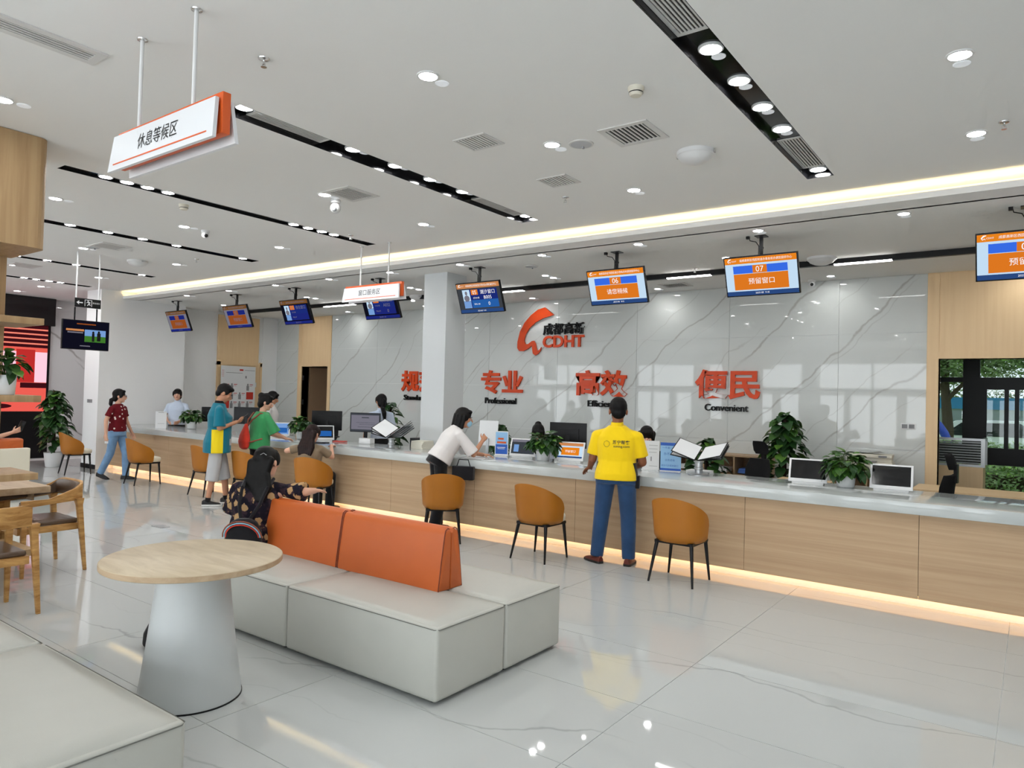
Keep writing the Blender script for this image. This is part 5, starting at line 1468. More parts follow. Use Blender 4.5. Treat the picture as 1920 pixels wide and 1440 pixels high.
def two_tone(name, base, side, x_min, y_lim, z_max):
    """shirt cloth with a contrasting panel let in at both sides"""
    mt = cloth(name, base)
    nt = mt.node_tree; L = nt.links.new; b = nt.nodes['Principled BSDF']
    tc = nt.nodes.new('ShaderNodeTexCoord'); sp = nt.nodes.new('ShaderNodeSeparateXYZ'); L(tc.outputs['Object'], sp.inputs[0])
    def cmp(src, op, val, ab=False):
        if ab:
            a = nt.nodes.new('ShaderNodeMath'); a.operation = 'ABSOLUTE'; L(src, a.inputs[0]); src = a.outputs[0]
        c = nt.nodes.new('ShaderNodeMath'); c.operation = op; c.inputs[1].default_value = val; L(src, c.inputs[0]); return c
    def mul(a, c):
        m2 = nt.nodes.new('ShaderNodeMath'); m2.operation = 'MULTIPLY'; L(a.outputs[0], m2.inputs[0]); L(c.outputs[0], m2.inputs[1]); return m2
    f = mul(mul(cmp(sp.outputs[0], 'GREATER_THAN', x_min, True), cmp(sp.outputs[2], 'LESS_THAN', z_max)), mul(cmp(sp.outputs[1], 'GREATER_THAN', y_lim[0]), cmp(sp.outputs[1], 'LESS_THAN', y_lim[1])))
    mx = nt.nodes.new('ShaderNodeMixRGB'); mx.inputs[1].default_value = base; mx.inputs[2].default_value = side
    L(f.outputs[0], mx.inputs[0]); L(mx.outputs[0], b.inputs['Base Color'])
    return mt
two_tone('polo_yellow', sc(246, 208, 20), sc(20, 20, 24), 0.175, (-0.06, 0.2), 1.06)
two_tone('polo_teal', sc(16, 112, 132), sc(244, 214, 32), 0.10, (-0.085, 0.075), 1.115)
cloth('jeans_dark', sc(44, 72, 110), noise=(7, 0.18)); cloth('jeans_light', sc(122, 158, 196), noise=(7, 0.18)); cloth('shorts_grey', sc(190, 190, 192)); cloth('cloth_black', sc(20, 20, 23))
spotted('blouse_maroon', sc(104, 20, 30), sc(236, 222, 216), 13.0, 0.20)
spotted('blouse_floral', sc(26, 22, 34), sc(186, 150, 106), 13.0, 0.36, second=sc(60, 44, 52))
cloth('shirt_green', sc(62, 150, 92)); cloth('shirt_white', sc(226, 222, 220)); cloth('shirt_staff', sc(200, 212, 230)); cloth('shirt_taupe', sc(140, 122, 100)); cloth('bag_red', sc(216, 62, 46), noise=(8, 0.15)); cloth('strap_brown', sc(150, 86, 66)); cloth('bag_black', sc(24, 23, 27))
mat('shoe_black', (0.012, 0.012, 0.013, 1), 0.6); mat('shoe_brown', sc(104, 44, 34), 0.5); mat('sole_white', (0.75, 0.74, 0.72, 1), 0.6); mat('sole_dark', (0.02, 0.018, 0.016, 1), 0.7); mat('mask_blue', sc(150, 196, 220), 0.8); mat('phone_black', (0.01, 0.01, 0.012, 1), 0.15); mat('glass_frame', (0.05, 0.03, 0.03, 1), 0.3); mat('eye_white', (0.8, 0.8, 0.78, 1), 0.3)

REMESH = []
def blob(name, mb, m_, parent, vox, smooth=4):
    """one continuous skin grown over overlapping pieces"""
    me = bpy.data.meshes.new(name); me.from_pydata(mb.v, [], mb.f)
    bm = bmesh.new(); bm.from_mesh(me); bmesh.ops.recalc_face_normals(bm, faces=bm.faces); bm.to_mesh(me); bm.free()
    o = link(name, me, m_, parent)
    r = o.modifiers.new('skin', 'REMESH'); r.mode = 'VOXEL'; r.voxel_size = vox; r.use_smooth_shade = True
    if smooth:
        s = o.modifiers.new('smooth', 'SMOOTH'); s.factor = 0.5; s.iterations = smooth
    REMESH.append(o)
    return o
def ring(c, right, fwd, a, b, n=20, e=0.85):
    out = []
    for i in range(n):
        t = 2 * PI * i / n
        x = math.copysign(abs(math.cos(t)) ** e, math.cos(t)); y = math.copysign(abs(math.sin(t)) ** e, math.sin(t))
        out.append(V(c) + right * (a * x) + fwd * (b * y))
    return out
def mixv(a, b, t):
    return V(a) * (1 - t) + V(b) * t
STAND = dict(P=(0, 0, .93), C=(0, .0, 1.25), N=(0, -.015, 1.43), H=(0, .02, 1.575), shR=(.175, -.005, 1.345), elR=(.215, -.03, 1.09), wrR=(.225, .06, .86), shL=(-.175, -.005, 1.345), elL=(-.215, -.03, 1.09), wrL=(-.225, .06, .87),
             hipR=(.088, 0, .90), knR=(.095, .02, .49), anR=(.098, -.02, .08), hipL=(-.088, 0, .90), knL=(-.095, .02, .49), anL=(-.098, -.02, .08))
SIT = dict(STAND, P=(0, 0, .53), C=(0, .02, .86), N=(0, .02, 1.04), H=(0, .06, 1.185), shR=(.17, .01, .965), elR=(.205, .0, .71), wrR=(.17, .20, .66), shL=(-.17, .01, .965), elL=(-.205, .0, .73), wrL=(-.17, .20, .66),
           hipR=(.09, .03, .52), knR=(.11, .44, .50), anR=(.11, .42, .08), hipL=(-.09, .03, .52), knL=(-.11, .44, .50), anL=(-.11, .42, .08))
def torso_rings(J, fat, keys, inf=0.0, wm=1.0):
    P, Cc, N = V(J['P']), V(J['C']), V(J['N'])
    rh = (V(J['hipR']) - V(J['hipL'])).normalized(); rs = (V(J['shR']) - V(J['shL'])).normalized()
    up0 = (Cc - P).normalized(); up1 = (N - Cc).normalized()
    tab = {'hem': (P - up0 * .10, 0, .172, .125), 'hip': (P, 0, .172, .122), 'waist': (mixv(P, Cc, .45), .4, .150, .108), 'belly': (mixv(P, Cc, .30), .3, .160, .118), 'chest': (Cc, .8, .168, .116),
           'upper': (mixv(Cc, N, .40), 1, .168, .100), 'yoke': (mixv(Cc, N, .78), 1, .112, .072), 'neck': (N, 1, .056, .056), 'collar': (mixv(Cc, N, 1.02), 1, .058, .058)}
    out = []
    for k in keys:
        if isinstance(k, tuple):
            c, t, a, b = k[1], k[2], k[3], k[4]
        else:
            c, t, a, b = tab[k]
        r_ = mixv(rh, rs, t).normalized(); u = mixv(up0, up1, t).normalized()
        f = u.cross(r_).normalized(); r_ = f.cross(u).normalized()
        fa = fat if not isinstance(k, tuple) and k in ('hem', 'hip', 'waist', 'belly', 'chest') else 1.0
        out.append(ring(V(c) + f * (0.02 * (fa - 1) * 5), r_, f, a * wm * (1 + (fa - 1) * .6) + inf, b * fa + inf))
    return out
def hand(mb, w, d, n, curl, thumb, s=1.0, spread=0.14):
    """palm and five fingers; d along the hand, n where the palm looks, thumb=+1/-1 side"""
    w = V(w); d = V(d).normalized(); n = (V(n) - d * V(n).dot(d)).normalized(); sd = d.cross(n) * thumb
    mb.loft([ring(w + d * (x * s), sd, n, a * s, b * s, 12) for x, a, b in ((-.01, .026, .019), (.02, .031, .018), (.06, .040, .015), (.088, .038, .012))])
    for i, (ln, off) in enumerate(((.068, .031), (.076, .0105), (.070, -.0105), (.056, -.030))):
        b0 = w + d * (.085 * s) + sd * (off * s)
        dd = (d + sd * (spread * (1.5 - i) / 1.5)).normalized()
        a1 = R(curl * (0.6 + 0.12 * i)); a2 = R(curl * (1.3 + 0.12 * i))
        p1 = b0 + (dd * math.cos(a1) + n * math.sin(a1)) * (ln * .55 * s)
        p2 = p1 + (dd * math.cos(a2) + n * math.sin(a2)) * (ln * .5 * s)
        mb.caps(b0 - d * .012, p1, .0094 * s, .0086 * s, 8); mb.caps(p1, p2, .0086 * s, .0074 * s, 8)
    b0 = w + d * (.028 * s) + sd * (.030 * s)
    p1 = b0 + (d * .65 + sd * .75 + n * .35).normalized() * (.040 * s); p2 = p1 + (d * .95 + sd * .25 + n * .4).normalized() * (.032 * s)
    mb.caps(b0, p1, .0125 * s, .0105 * s, 8); mb.caps(p1, p2, .0105 * s, .0088 * s, 8)
def head_frame(H, yaw, pitch, roll=0):
    m_ = Matrix.Rotation(R(yaw), 4, 'Z') @ Matrix.Rotation(R(pitch), 4, 'X') @ Matrix.Rotation(R(roll), 4, 'Y')
    m_.translation = V(H); return m_
def person(label, loc, facing, J=None, sit=False, skin='skin_light', shirt='shirt_white', legs='cloth_black', sleeve=0.72, hem=None, fat=1.0, female=False, height=1.0,
           yaw=0, pitch=0, roll=0, hair='short', hair_m='hair_black', shoes='shoe_black', sole='sole_dark', leg_to='ankle', collar=None, hands=None, curl=25, socks=None, feet=(0, 0), foot_dirs=None, legs_on=True, sleeve_r=0.0, loose=0.0, face=True, head_s=1.10, wide=1.0, leg_r=0.0):
    base = dict(SIT if sit else STAND); base.update(J or {})
    if height != 1.0:
        base = {k: V(p) * height for k, p in base.items()}
    J = {k: V(p) for k, p in base.items()}
    rz = math.atan2(-facing[0], facing[1])
    t = thing('person', label, 'person', (loc[0], loc[1], loc[2] if len(loc) > 2 else 0), rz)
    wm = (0.92 if female else 1.0) * wide
    HM = head_frame(J['H'] + V((0, 0, .012)), yaw, pitch, roll) @ Matrix.Scale(head_s, 4); q = HM.to_3x3()
    hp = lambda x, y, z: HM @ V((x, y, z))
    # ---- body: one continuous skin
    mb = MB()
    mb.ell(hp(0, -.012, .022), (.074, .091, .086), rot=q); mb.ell(hp(0, .020, -.034), (.058, .068, .080), rot=q); mb.ell(hp(0, .055, -.086), (.030, .026, .022), rot=q)
    mb.caps(hp(0, .086, .004), hp(0, .102, -.028), .009, .0145, 8); mb.ell(hp(0, .090, -.052), (.024, .008, .010), rot=q)
    for s in (-1, 1):
        mb.ell(hp(s * .075, -.008, -.014), (.010, .019, .030), rot=q)
        mb.ell(hp(s * .036, .060, -.020), (.024, .020, .022), rot=q)
    mb.caps(mixv(J['C'], J['N'], .8), hp(0, -.015, -.06), .058 * wm, .050 * wm)
    mb.loft(torso_rings(J, min(fat, 1.1), ['hem', 'hip', 'waist', 'chest', 'upper', 'yoke', 'neck'], -.012, wm))
    for s in ('R', 'L'):
        mb.caps(J['sh' + s], J['el' + s], .047 * wm, .040 * wm); mb.caps(J['el' + s], J['wr' + s], .040 * wm, .027 * wm)
        mb.caps(mixv(J['C'], J['sh' + s], .5), J['sh' + s], .05, .047 * wm)
        hd = (hands or {}).get(s)
        d0 = (J['wr' + s] - J['el' + s]).normalized()
        if hd:
            hand(mb, J['wr' + s], hd[0], hd[1], hd[2] if len(hd) > 2 else curl, 1 if s == 'R' else -1, 0.95)
        else:
            hand(mb, J['wr' + s], d0, V((-1 if s == 'R' else 1, 0.2, 0)), curl, -1 if s == 'R' else 1, 0.95)
        if legs_on:
            mb.caps(J['hip' + s], J['kn' + s], .072, .052); mb.caps(J['kn' + s], J['an' + s], .052, .034)
            mb.caps(mixv(J['kn' + s], J['an' + s], .25) + V((0, -.012, 0)), mixv(J['kn' + s], J['an' + s], .5), .048, .040)
    body = blob('body', mb, skin, t, 0.0075, 3)
    # ---- trousers / skirt
    if legs_on:
        mb = MB().loft(torso_rings(J, fat, ['hem', 'hip', 'waist'], .010, wm))
        for s in ('R', 'L'):
            mb.caps(J['hip' + s], J['kn' + s], .090 + leg_r, .070 + leg_r)
            if leg_to == 'ankle':
                d = (J['an' + s] - J['kn' + s]).normalized()
                mb.caps(J['kn' + s], mixv(J['kn' + s], J['an' + s], .5), .070 + leg_r, .067 + leg_r * .7); mb.cone(J['kn' + s], J['an' + s] + d * .015, .070 + leg_r * .9, .060 + loose + leg_r * .3)
            else:
                e = mixv(J['kn' + s], J['an' + s], leg_to)
                mb.cone(mixv(J['hip' + s], J['kn' + s], .3), e, .096, .092)
        blob('trousers' if leg_to == 'ankle' else 'shorts', mb, legs, t, 0.011)
        for k, s in enumerate(('R', 'L')):
            a = J['an' + s]; fd = V((foot_dirs or {}).get(s, (0.18 if s == 'R' else -0.18, 1, 0))).normalized(); sd = V((fd.y, -fd.x, 0))
            tilt = (foot_dirs or {}).get(s + 't', 0)
            rr = []
            for x, wd, ht in ((-.075, .030, .07), (-.05, .038, .088), (0, .042, .085), (.06, .046, .060), (.12, .048, .046), (.165, .038, .036), (.185, .018, .022)):
                zz = a.z - .085 + x * tilt
                rr.append([a + fd * x - V((0, 0, a.z)) + sd * (wd * math.cos(u)) + V((0, 0, zz + .022 + max(0, math.sin(u)) * (ht - .014))) for u in [2 * PI * i / 14 for i in range(14)]])
            sh = ob('shoe', MB().loft(rr), shoes, t, smooth=True, ang=60)
            rr = []
            for x, wd in ((-.08, .028), (-.055, .040), (0, .044), (.06, .049), (.12, .051), (.17, .040), (.192, .018)):
                zz = a.z - .085 + x * tilt
                rr.append([a + fd * x - V((0, 0, a.z)) + sd * y_ + V((0, 0, max(0.0, zz + z_))) for y_, z_ in ((-wd, .005), (wd, .005), (wd, .028), (-wd, .028))])
            ob('sole', MB().loft(rr), sole, sh)
            if socks:
                ob('sock', MB().cone(a + V((0, 0, -.02)), mixv(a, J['kn' + s], .09), .040, .038), socks, t, smooth=True)
    # ---- shirt
    keys = ['hip', 'belly', 'waist', 'chest', 'upper', 'yoke', 'collar'] if not hem else ['waist', 'chest', 'upper', 'yoke', 'collar']
    tr = torso_rings(J, fat, keys, .017 + loose * .5, wm)
    if hem is not None:
        P, Cc = J['P'], J['C']; up0 = (Cc - P).normalized(); rh = (J['hipR'] - J['hipL']).normalized(); f = up0.cross(rh)
        tr = [ring(P + up0 * hem, rh, f, .186 * wm * (1 + (fat - 1) * .6) + loose, .137 * fat + loose), ring(P + up0 * (hem * .3 + .02), rh, f, .184 * wm * (1 + (fat - 1) * .6) + loose * .8, .138 * fat + loose * .8)] + tr
    mb = MB().loft(tr)
    for s in ('R', 'L'):
        mb.caps(mixv(J['N'], J['sh' + s], .45) - V((0, 0, .02)), J['sh' + s], .050, .058 * wm)
        mb.cone(J['sh' + s] - (J['el' + s] - J['sh' + s]).normalized() * .02, mixv(J['sh' + s], J['el' + s], min(sleeve, 1)), .056 * wm, .062 + sleeve_r)
        if sleeve > 1:
            mb.caps(J['el' + s], J['el' + s], .06, .06); mb.cone(J['el' + s], mixv(J['el' + s], J['wr' + s], sleeve - 1), .058, .050)
    blob('shirt', mb, shirt, t, 0.010, 3)
    if collar:
        c0 = mixv(J['C'], J['N'], .92); u = (J['N'] - J['C']).normalized()
        ob('collar', MB().cone(c0, c0 + u * .055, .074, .060, 20, caps=False).cone(c0, c0 + u * .052, .070, .056, 20, caps=False), collar, t, smooth=True)
    # ---- hair
    mb = MB()
    if hair == 'short':
        mb.ell(hp(0, -.020, .034), (.080, .094, .088), rot=q); mb.ell(hp(0, -.060, -.02), (.066, .042, .060), rot=q); mb.ell(hp(0, .045, .080), (.058, .040, .026), rot=q)
        for s in (-1, 1): mb.ell(hp(s * .068, .012, .015), (.014, .030, .032), rot=q)
    else:
        mb.ell(hp(0, -.018, .032), (.085, .099, .092), rot=q); mb.ell(hp(0, -.055, -.03), (.078, .052, .075), rot=q)
        for s in (-1, 1): mb.ell(hp(s * .070, .025, .020), (.018, .036, .055), rot=q)
        mb.ell(hp(0, .052, .078), (.060, .034, .024), rot=q)
        if hair == 'bob':
            for k in range(9):
                a = R(-20 + k * 27.5 ) + PI - R(0)
                a = R(160 + (k - 4) * 26 + 110)
                p = V((.082 * math.cos(a), -.015 + .088 * math.sin(a), 0))
                mb.caps(hp(p.x, p.y, .02), hp(p.x * 1.05, p.y * 1.05 - .004, -.115), .026, .020, 8)
        if hair == 'long' or hair == 'half':
            back = (-.0 if hair == 'long' else 0)
            for k in range(7):
                x = (k - 3) * .026
                d_ = V((0, 0, -1))
                top = hp(x, -.075, .0); mid = mixv(J['N'], top, .35) + q @ V((x * .5, -.055, 0)); mid2 = mixv(J['C'], J['N'], .6) + (q @ V((x * 1.25, 0, 0))) + (J['N'] - J['C']).normalized().cross((J['shR'] - J['shL']).normalized()) * -.115
                end = mixv(J['C'], J['N'], .05 - .12 * abs(k - 3) / 3) + (q @ V((x * 1.1, 0, 0))) + (J['N'] - J['C']).normalized().cross((J['shR'] - J['shL']).normalized()) * -.125
                mb.caps(top, mid, .036, .034, 8); mb.caps(mid, mid2, .034, .032, 8); mb.caps(mid2, end, .032, .016, 8)
        if hair == 'pony':
            pt = [hp(0, -.095, .035), hp(0, -.135, .01), mixv(J['N'], hp(0, -.14, -.08), .6), mixv(J['C'], J['N'], .75) + q @ V((0.0, -.155, 0)), mixv(J['C'], J['N'], .1) + q @ V((0.01, -.165, 0))]
            for k, (r0, r1) in enumerate(((.024, .034), (.034, .040), (.040, .042), (.042, .022))):
                mb.caps(pt[k], pt[k + 1], r0, r1, 10)
        if hair == 'lowpony':
            pt = [hp(0, -.085, -.045), hp(0, -.120, -.075), hp(0, -.125, -.14), hp(0, -.11, -.19)]
            for k, (r0, r1) in enumerate(((.028, .034), (.036, .034), (.034, .016))):
                mb.caps(pt[k], pt[k + 1], r0, r1, 10)
        if hair == 'bun':
            mb.ell(hp(0, -.085, .075), (.046, .042, .044), rot=q)
    blob('hair', mb, hair_m, t, 0.009, 2)
    # ---- face
    if face:
        for s in (-1, 1):
            e = ob('eye', MB().ell(hp(s * .031, .0835, -.004), (.0125, .006, .0055), 10, 7, rot=q), 'eye_white', t, smooth=True)
            ob('iris', MB().ell(hp(s * .031, .0885, -.004), (.0055, .0022, .0053), 8, 6, rot=q), 'print_black', e)
            ob('eyebrow', MB().tube([hp(s * .016, .089, .017), hp(s * .032, .088, .022), hp(s * .048, .077, .016)], [.0030, .0034, .0018], 6), hair_m, t)
        ob('mouth', MB().ell(hp(0, .0955, -.054), (.020, .0045, .0058), 10, 7, rot=q), 'lip', t, smooth=True)
    t['_J'] = 0
    del t['_J']
    return t, J, HM, q

# ---- man in the yellow polo shirt, leaning a hand on the counter
pm_, J, HM, q = person('man in yellow polo shirt and blue jeans standing at the counter', (-3.50, 6.63), (-.30, .95), skin='skin_dark', shirt='polo_yellow', legs='jeans_dark', height=1.005, hem=-.06, fat=1.16, yaw=14, pitch=-4, wide=1.10, leg_r=.014, head_s=1.18,
    J=dict(C=(0, .01, 1.25), shR=(.21, .0, 1.315), shL=(-.21, .0, 1.315), elR=(.262, .04, 1.06), wrR=(.18, .25, 1.00), elL=(-.258, .02, 1.07), wrL=(-.330, .23, .965), hipR=(.105, 0, .90), hipL=(-.105, 0, .90), knR=(.130, .03, .49), anR=(.145, .01, .08), knL=(-.150, .03, .49), anL=(-.185, .0, .08)),
    hands={'L': ((-.55, .5, -.35), (0, .3, -1), 30), 'R': ((-.6, .8, -.1), (0, 0, -1), 20)}, shoes='shoe_brown', foot_dirs={'L': (-.75, .65, 0), 'R': (.1, 1, 0)}, collar='polo_yellow', sleeve=.78, sleeve_r=.012, loose=.004)
ob('key_pouch', MB().box(.205, .245, -.04, .03, .80, .93), 'cloth_black', pm_, bevel=0.006)
sh = [c for c in pm_.children if c.name.startswith('shirt')][0]
PRINTS = []
for tx, bo, w_, c_ in (('苏宁帮客', 0.01, .170, (.062, 1.27)), ('suning.com', 0.005, .160, (.066, 1.225))):
    lt = letters(tx, 0.0, bo, 'print_black', pm_, (0, 0, 0), w=w_, name='shirt_print')
    for p in lt.data.vertices:
        p.co = V((p.co.x + c_[0], -.30, p.co.z + c_[1]))
    PRINTS.append(lt)
hx = MB(); hp7 = [(-.085 + .034 * math.cos(2 * PI * k / 7 + PI / 2), 1.25 + .034 * math.sin(2 * PI * k / 7 + PI / 2)) for k in range(7)]
for k in range(7):
    a, b = hp7[k], hp7[(k + 1) % 7]
    n_ = 6
    for i in range(n_):
        u0 = V((a[0] + (b[0] - a[0]) * i / n_, 0, a[1] + (b[1] - a[1]) * i / n_)); u1 = V((a[0] + (b[0] - a[0]) * (i + 1) / n_, 0, a[1] + (b[1] - a[1]) * (i + 1) / n_))
        c0 = V((-.085, 0, 1.25))
        i0 = c0 + (u0 - c0) * .9; i1 = c0 + (u1 - c0) * .9
        hx.add([(u0.x, -.30, u0.z), (u1.x, -.30, u1.z), (i1.x, -.30, i1.z), (i0.x, -.30, i0.z)], [(0, 1, 2, 3)])
PRINTS.append(ob('shirt_badge', hx, 'print_black', pm_))
for o_ in PRINTS:
    w_ = o_.modifiers.new('wrap', 'SHRINKWRAP'); w_.target = sh; w_.wrap_method = 'PROJECT'; w_.use_project_x = False; w_.use_project_y = True; w_.use_project_z = False
    w_.use_negative_direction = True; w_.use_positive_direction = True; w_.offset = 0.003; w_.wrap_mode = 'ABOVE_SURFACE'

# ---- man in the teal polo with yellow side panels, looking at his phone
pt_, J, HM, q = person('man in teal polo with yellow side panel looking at a phone', (-9.72, 5.90), (.50, .866), skin='skin_mid', shirt='polo_teal', legs='shorts_grey', height=1.045, hem=-.20, fat=1.28, pitch=-30, yaw=0, loose=.02, head_s=1.18, leg_to=.35,
    J=dict(N=(0, .01, 1.43), H=(0, .075, 1.565), shR=(.185, .01, 1.34), shL=(-.185, .01, 1.34), elR=(.225, .02, 1.09), wrR=(.085, .235, 1.17), elL=(-.225, .03, 1.09), wrL=(-.07, .25, 1.17), anR=(.10, -.10, .08), knR=(.10, -.03, .49), anL=(-.10, .14, .08), knL=(-.10, .10, .49)),
    hands={'R': ((-.45, .85, .25), (-.6, 0, .8), 45), 'L': ((.45, .85, .25), (.6, 0, .8), 45)}, collar='cloth_black', sole='sole_white', socks='cloth_black', sleeve=.92, sleeve_r=.025)
tag(ob('smartphone', MB().box(-.038, .038, -.075, .075, -.004, .004), 'phone_black', None, bevel=0.003, mtx=Matrix.Translation(pt_.matrix_basis @ V((0, .36, 1.30))) @ Matrix.Rotation(R(-30), 4, 'Z') @ Matrix.Rotation(R(38), 4, 'X')), 'dark smartphone held by the man in teal', 'phone')

# ---- woman in maroon walking
pw_, J, HM, q = person('woman in maroon dotted blouse and light jeans walking past', (-13.62, 6.27), (.86, .50), skin='skin_light', shirt='blouse_maroon', legs='jeans_light', female=True, height=.965, hem=-.02, yaw=28, pitch=-2, hair='lowpony', fat=.98,
    J=dict(elR=(.25, -.06, 1.12), wrR=(.30, -.02, .88), elL=(-.25, .0, 1.11), wrL=(-.31, .08, .88), knR=(.07, -.08, .50), anR=(.075, -.26, .12), knL=(-.07, .14, .49), anL=(-.06, .16, .08)), foot_dirs={'Rt': -.25}, sleeve=.66, shoes='shoe_black')
gl = MB()
for s in (-1, 1):
    gl.tube([HM @ V((s * .034 + .021 * math.cos(a), .100, -.004 + .018 * math.sin(a))) for a in [2 * PI * k / 14 for k in range(15)]], .0018, 5)
    gl.tube([HM @ V((s * .055, .099, .0)), HM @ V((s * .080, .0, .004))], .0016, 5)
gl.tube([HM @ V((-.013, .101, 0)), HM @ V((.013, .101, 0))], .0016, 5)
ob('eyeglasses', gl, 'glass_frame', pw_)
tag(ob('card', MB().box(-.03, .03, -.002, .002, -.045, .045), 'paper', None, mtx=Matrix.Translation(pw_.matrix_basis @ (J['wrR'] + V((0, .02, -.13)))) @ Matrix.Rotation(R(40), 4, 'Z')), 'small white card in the hand of the walking woman', 'card')

# ---- person in the green top with a red sling bag
pg_, J, HM, q = person('person in green top with red sling bag bending over the counter', (-9.62, 6.52), (.12, .99), skin='skin_light', shirt='shirt_green', legs='cloth_black', female=True, height=.96, hem=-.10, yaw=-28, pitch=-14, hair='bun', loose=.035, sleeve=1.0, sleeve_r=.03,
    J=dict(C=(0, .05, 1.26), N=(0, .06, 1.43), H=(0, .11, 1.575), shR=(.175, .05, 1.345), shL=(-.175, .05, 1.345), elR=(.24, .16, 1.10), wrR=(.16, .40, 1.00), elL=(-.22, .16, 1.11), wrL=(-.08, .42, 1.01)), hands={'R': ((-.3, .9, -.1), (0, 0, -1), 25), 'L': ((.3, .9, -.1), (0, 0, -1), 25)}, face=True)
bag = thing('sling_bag', 'red sling bag on the back of the person in green', 'bag', tuple(pg_.location), pg_.rotation_euler[2])
mb = MB().loft([ring(V((-.05, -.195 - d_, z)), V((1, 0, 0)), V((0, 1, 0)), a, b, 16) for z, a, b, d_ in ((.80, .05, .03, .0), (.83, .105, .058, .0), (.92, .125, .072, .005), (1.02, .10, .062, .0), (1.12, .055, .036, -.012), (1.19, .022, .018, -.02))])
blob('pouch', mb, 'bag_red', bag, 0.009, 3)
ob('strap', MB().tube([(-.05, -.165, 1.14), (-.09, -.125, 1.25), (-.115, -.03, 1.355), (-.12, .08, 1.33)], .013, 8).tube([(-.05, -.165, 1.14), (.03, -.125, 1.25), (.10, -.03, 1.355), (.11, .08, 1.33)], .013, 8).tube([(.04, -.19, .90), (.12, -.145, .93), (.185, -.03, .97)], .013, 8), 'strap_brown', bag, smooth=True)

# ---- woman sitting at the counter, long hair
ps_, J, HM, q = person('long-haired woman in taupe shirt sitting on an orange chair', (-8.25, 6.40), (-.28, .96), sit=True, skin='skin_light', shirt='shirt_taupe', legs='cloth_black', female=True, height=.97, hair='long', hair_m='hair_brown', pitch=-12, hem=-.02, fat=1.0,
    J=dict(C=(0, .05, .84), N=(0, .07, 1.0), H=(0, .10, 1.13), shR=(.17, .06, .93), shL=(-.17, .06, .93), elR=(.235, .26, .80), wrR=(.12, .40, .955), elL=(-.36, -.02, .88), wrL=(-.20, .20, .97)), hands={'R': ((-.3, .9, .0), (0, 0, -1), 20), 'L': ((.6, .8, .0), (0, 0, -1), 20)}, loose=.01)

# ---- woman in white leaning on the counter
pl_, J, HM, q = person('woman in white blouse and black trousers leaning over the counter', (-6.05, 6.70), (.50, .866), skin='skin_mid', shirt='shirt_white', legs='cloth_black', female=True, height=.97, hair='bob', pitch=-10, yaw=-22, hem=-.02, loose=.02, sleeve=.95, sleeve_r=.022,
    J=dict(P=(0, .01, .93), C=(0, .17, 1.18), N=(0, .26, 1.33), H=(0, .335, 1.455), shR=(.17, .22, 1.26), shL=(-.17, .22, 1.26), elR=(.22, .40, 1.00), wrR=(.14, .55, 1.17), elL=(-.20, .45, 1.0), wrL=(-.02, .63, .975), hipR=(.088, 0, .90), hipL=(-.088, 0, .90), anR=(.09, -.06, .08), anL=(-.09, .03, .08)),
    hands={'R': ((-.2, .6, .7), (-1, .2, 0), 85), 'L': ((.6, .8, 0), (0, 0, -1), 30)}, leg_to='ankle', sole='sole_white')
ob('face_mask', MB().ell(HM @ V((0, .068, -.055)), (.050, .040, .042), 14, 9, rot=q), 'mask_blue', pl_, smooth=True)

# ---- woman on the grey sofa, back to the camera
pf_, J, HM, q = person('woman in dark floral blouse sitting on the sofa with her back turned', (-5.10, 3.47), (-.62, .78), sit=True, skin='skin_light', shirt='blouse_floral', legs='cloth_black', female=True, height=1.0, hair='half', pitch=-8, yaw=-18, roll=-8, fat=1.22, hem=-.05, loose=.03, sleeve=.98, sleeve_r=.022,
    J=dict(P=(-.02, 0, .53), C=(-.01, .01, .80), N=(.035, .03, .965), H=(.05, .05, 1.10), shR=(.22, .02, .885), shL=(-.17, .02, .90), elR=(.39, -.03, .885), wrR=(.42, .17, .87), elL=(-.24, .12, .70), wrL=(-.16, .32, .62)), hands={'R': ((.3, .95, -.1), (0, 0, -1), 15)})
ob('hair_clip', MB().tube([HM @ V((.03, -.125, .045)), HM @ V((.05, -.115, .055)), HM @ V((.065, -.10, .04))], .003, 6), 'steel_grey', pf_)
bp_ = thing('backpack', 'black backpack with striped trim behind the woman on the sofa', 'bag', tuple(pf_.location), pf_.rotation_euler[2])
mb = MB().loft([ring(V((-.02, -.25, z)), V((1, 0, 0)), V((0, 1, 0)), a, b, 16) for z, a, b in ((.455, .12, .06), (.50, .145, .075), (.60, .14, .07), (.675, .10, .05), (.70, .05, .03))])
blob('pouch', mb, 'bag_black', bp_, 0.010, 3)
for k, m_ in enumerate(('strap_brown', 'mask_blue', 'bag_red')):
    ob('trim_band', MB().tube([(-.02 + (.150 - .012 * k) * math.cos(a), -.285 - .05 * math.sin(a), .56 + (.13 - .014 * k) * math.sin(a)) for a in [PI * i / 14 for i in range(15)]], .005, 6), m_, bp_)
for s in (-1, 1):
    ob('strap', MB().tube([(-.02 + s * .03, -.235, .68), (s * .08, -.20, .80), (s * .10 + .02, -.14, .93), (s * .11 + .02, -.02, .985)], .014, 8), 'bag_black', bp_)

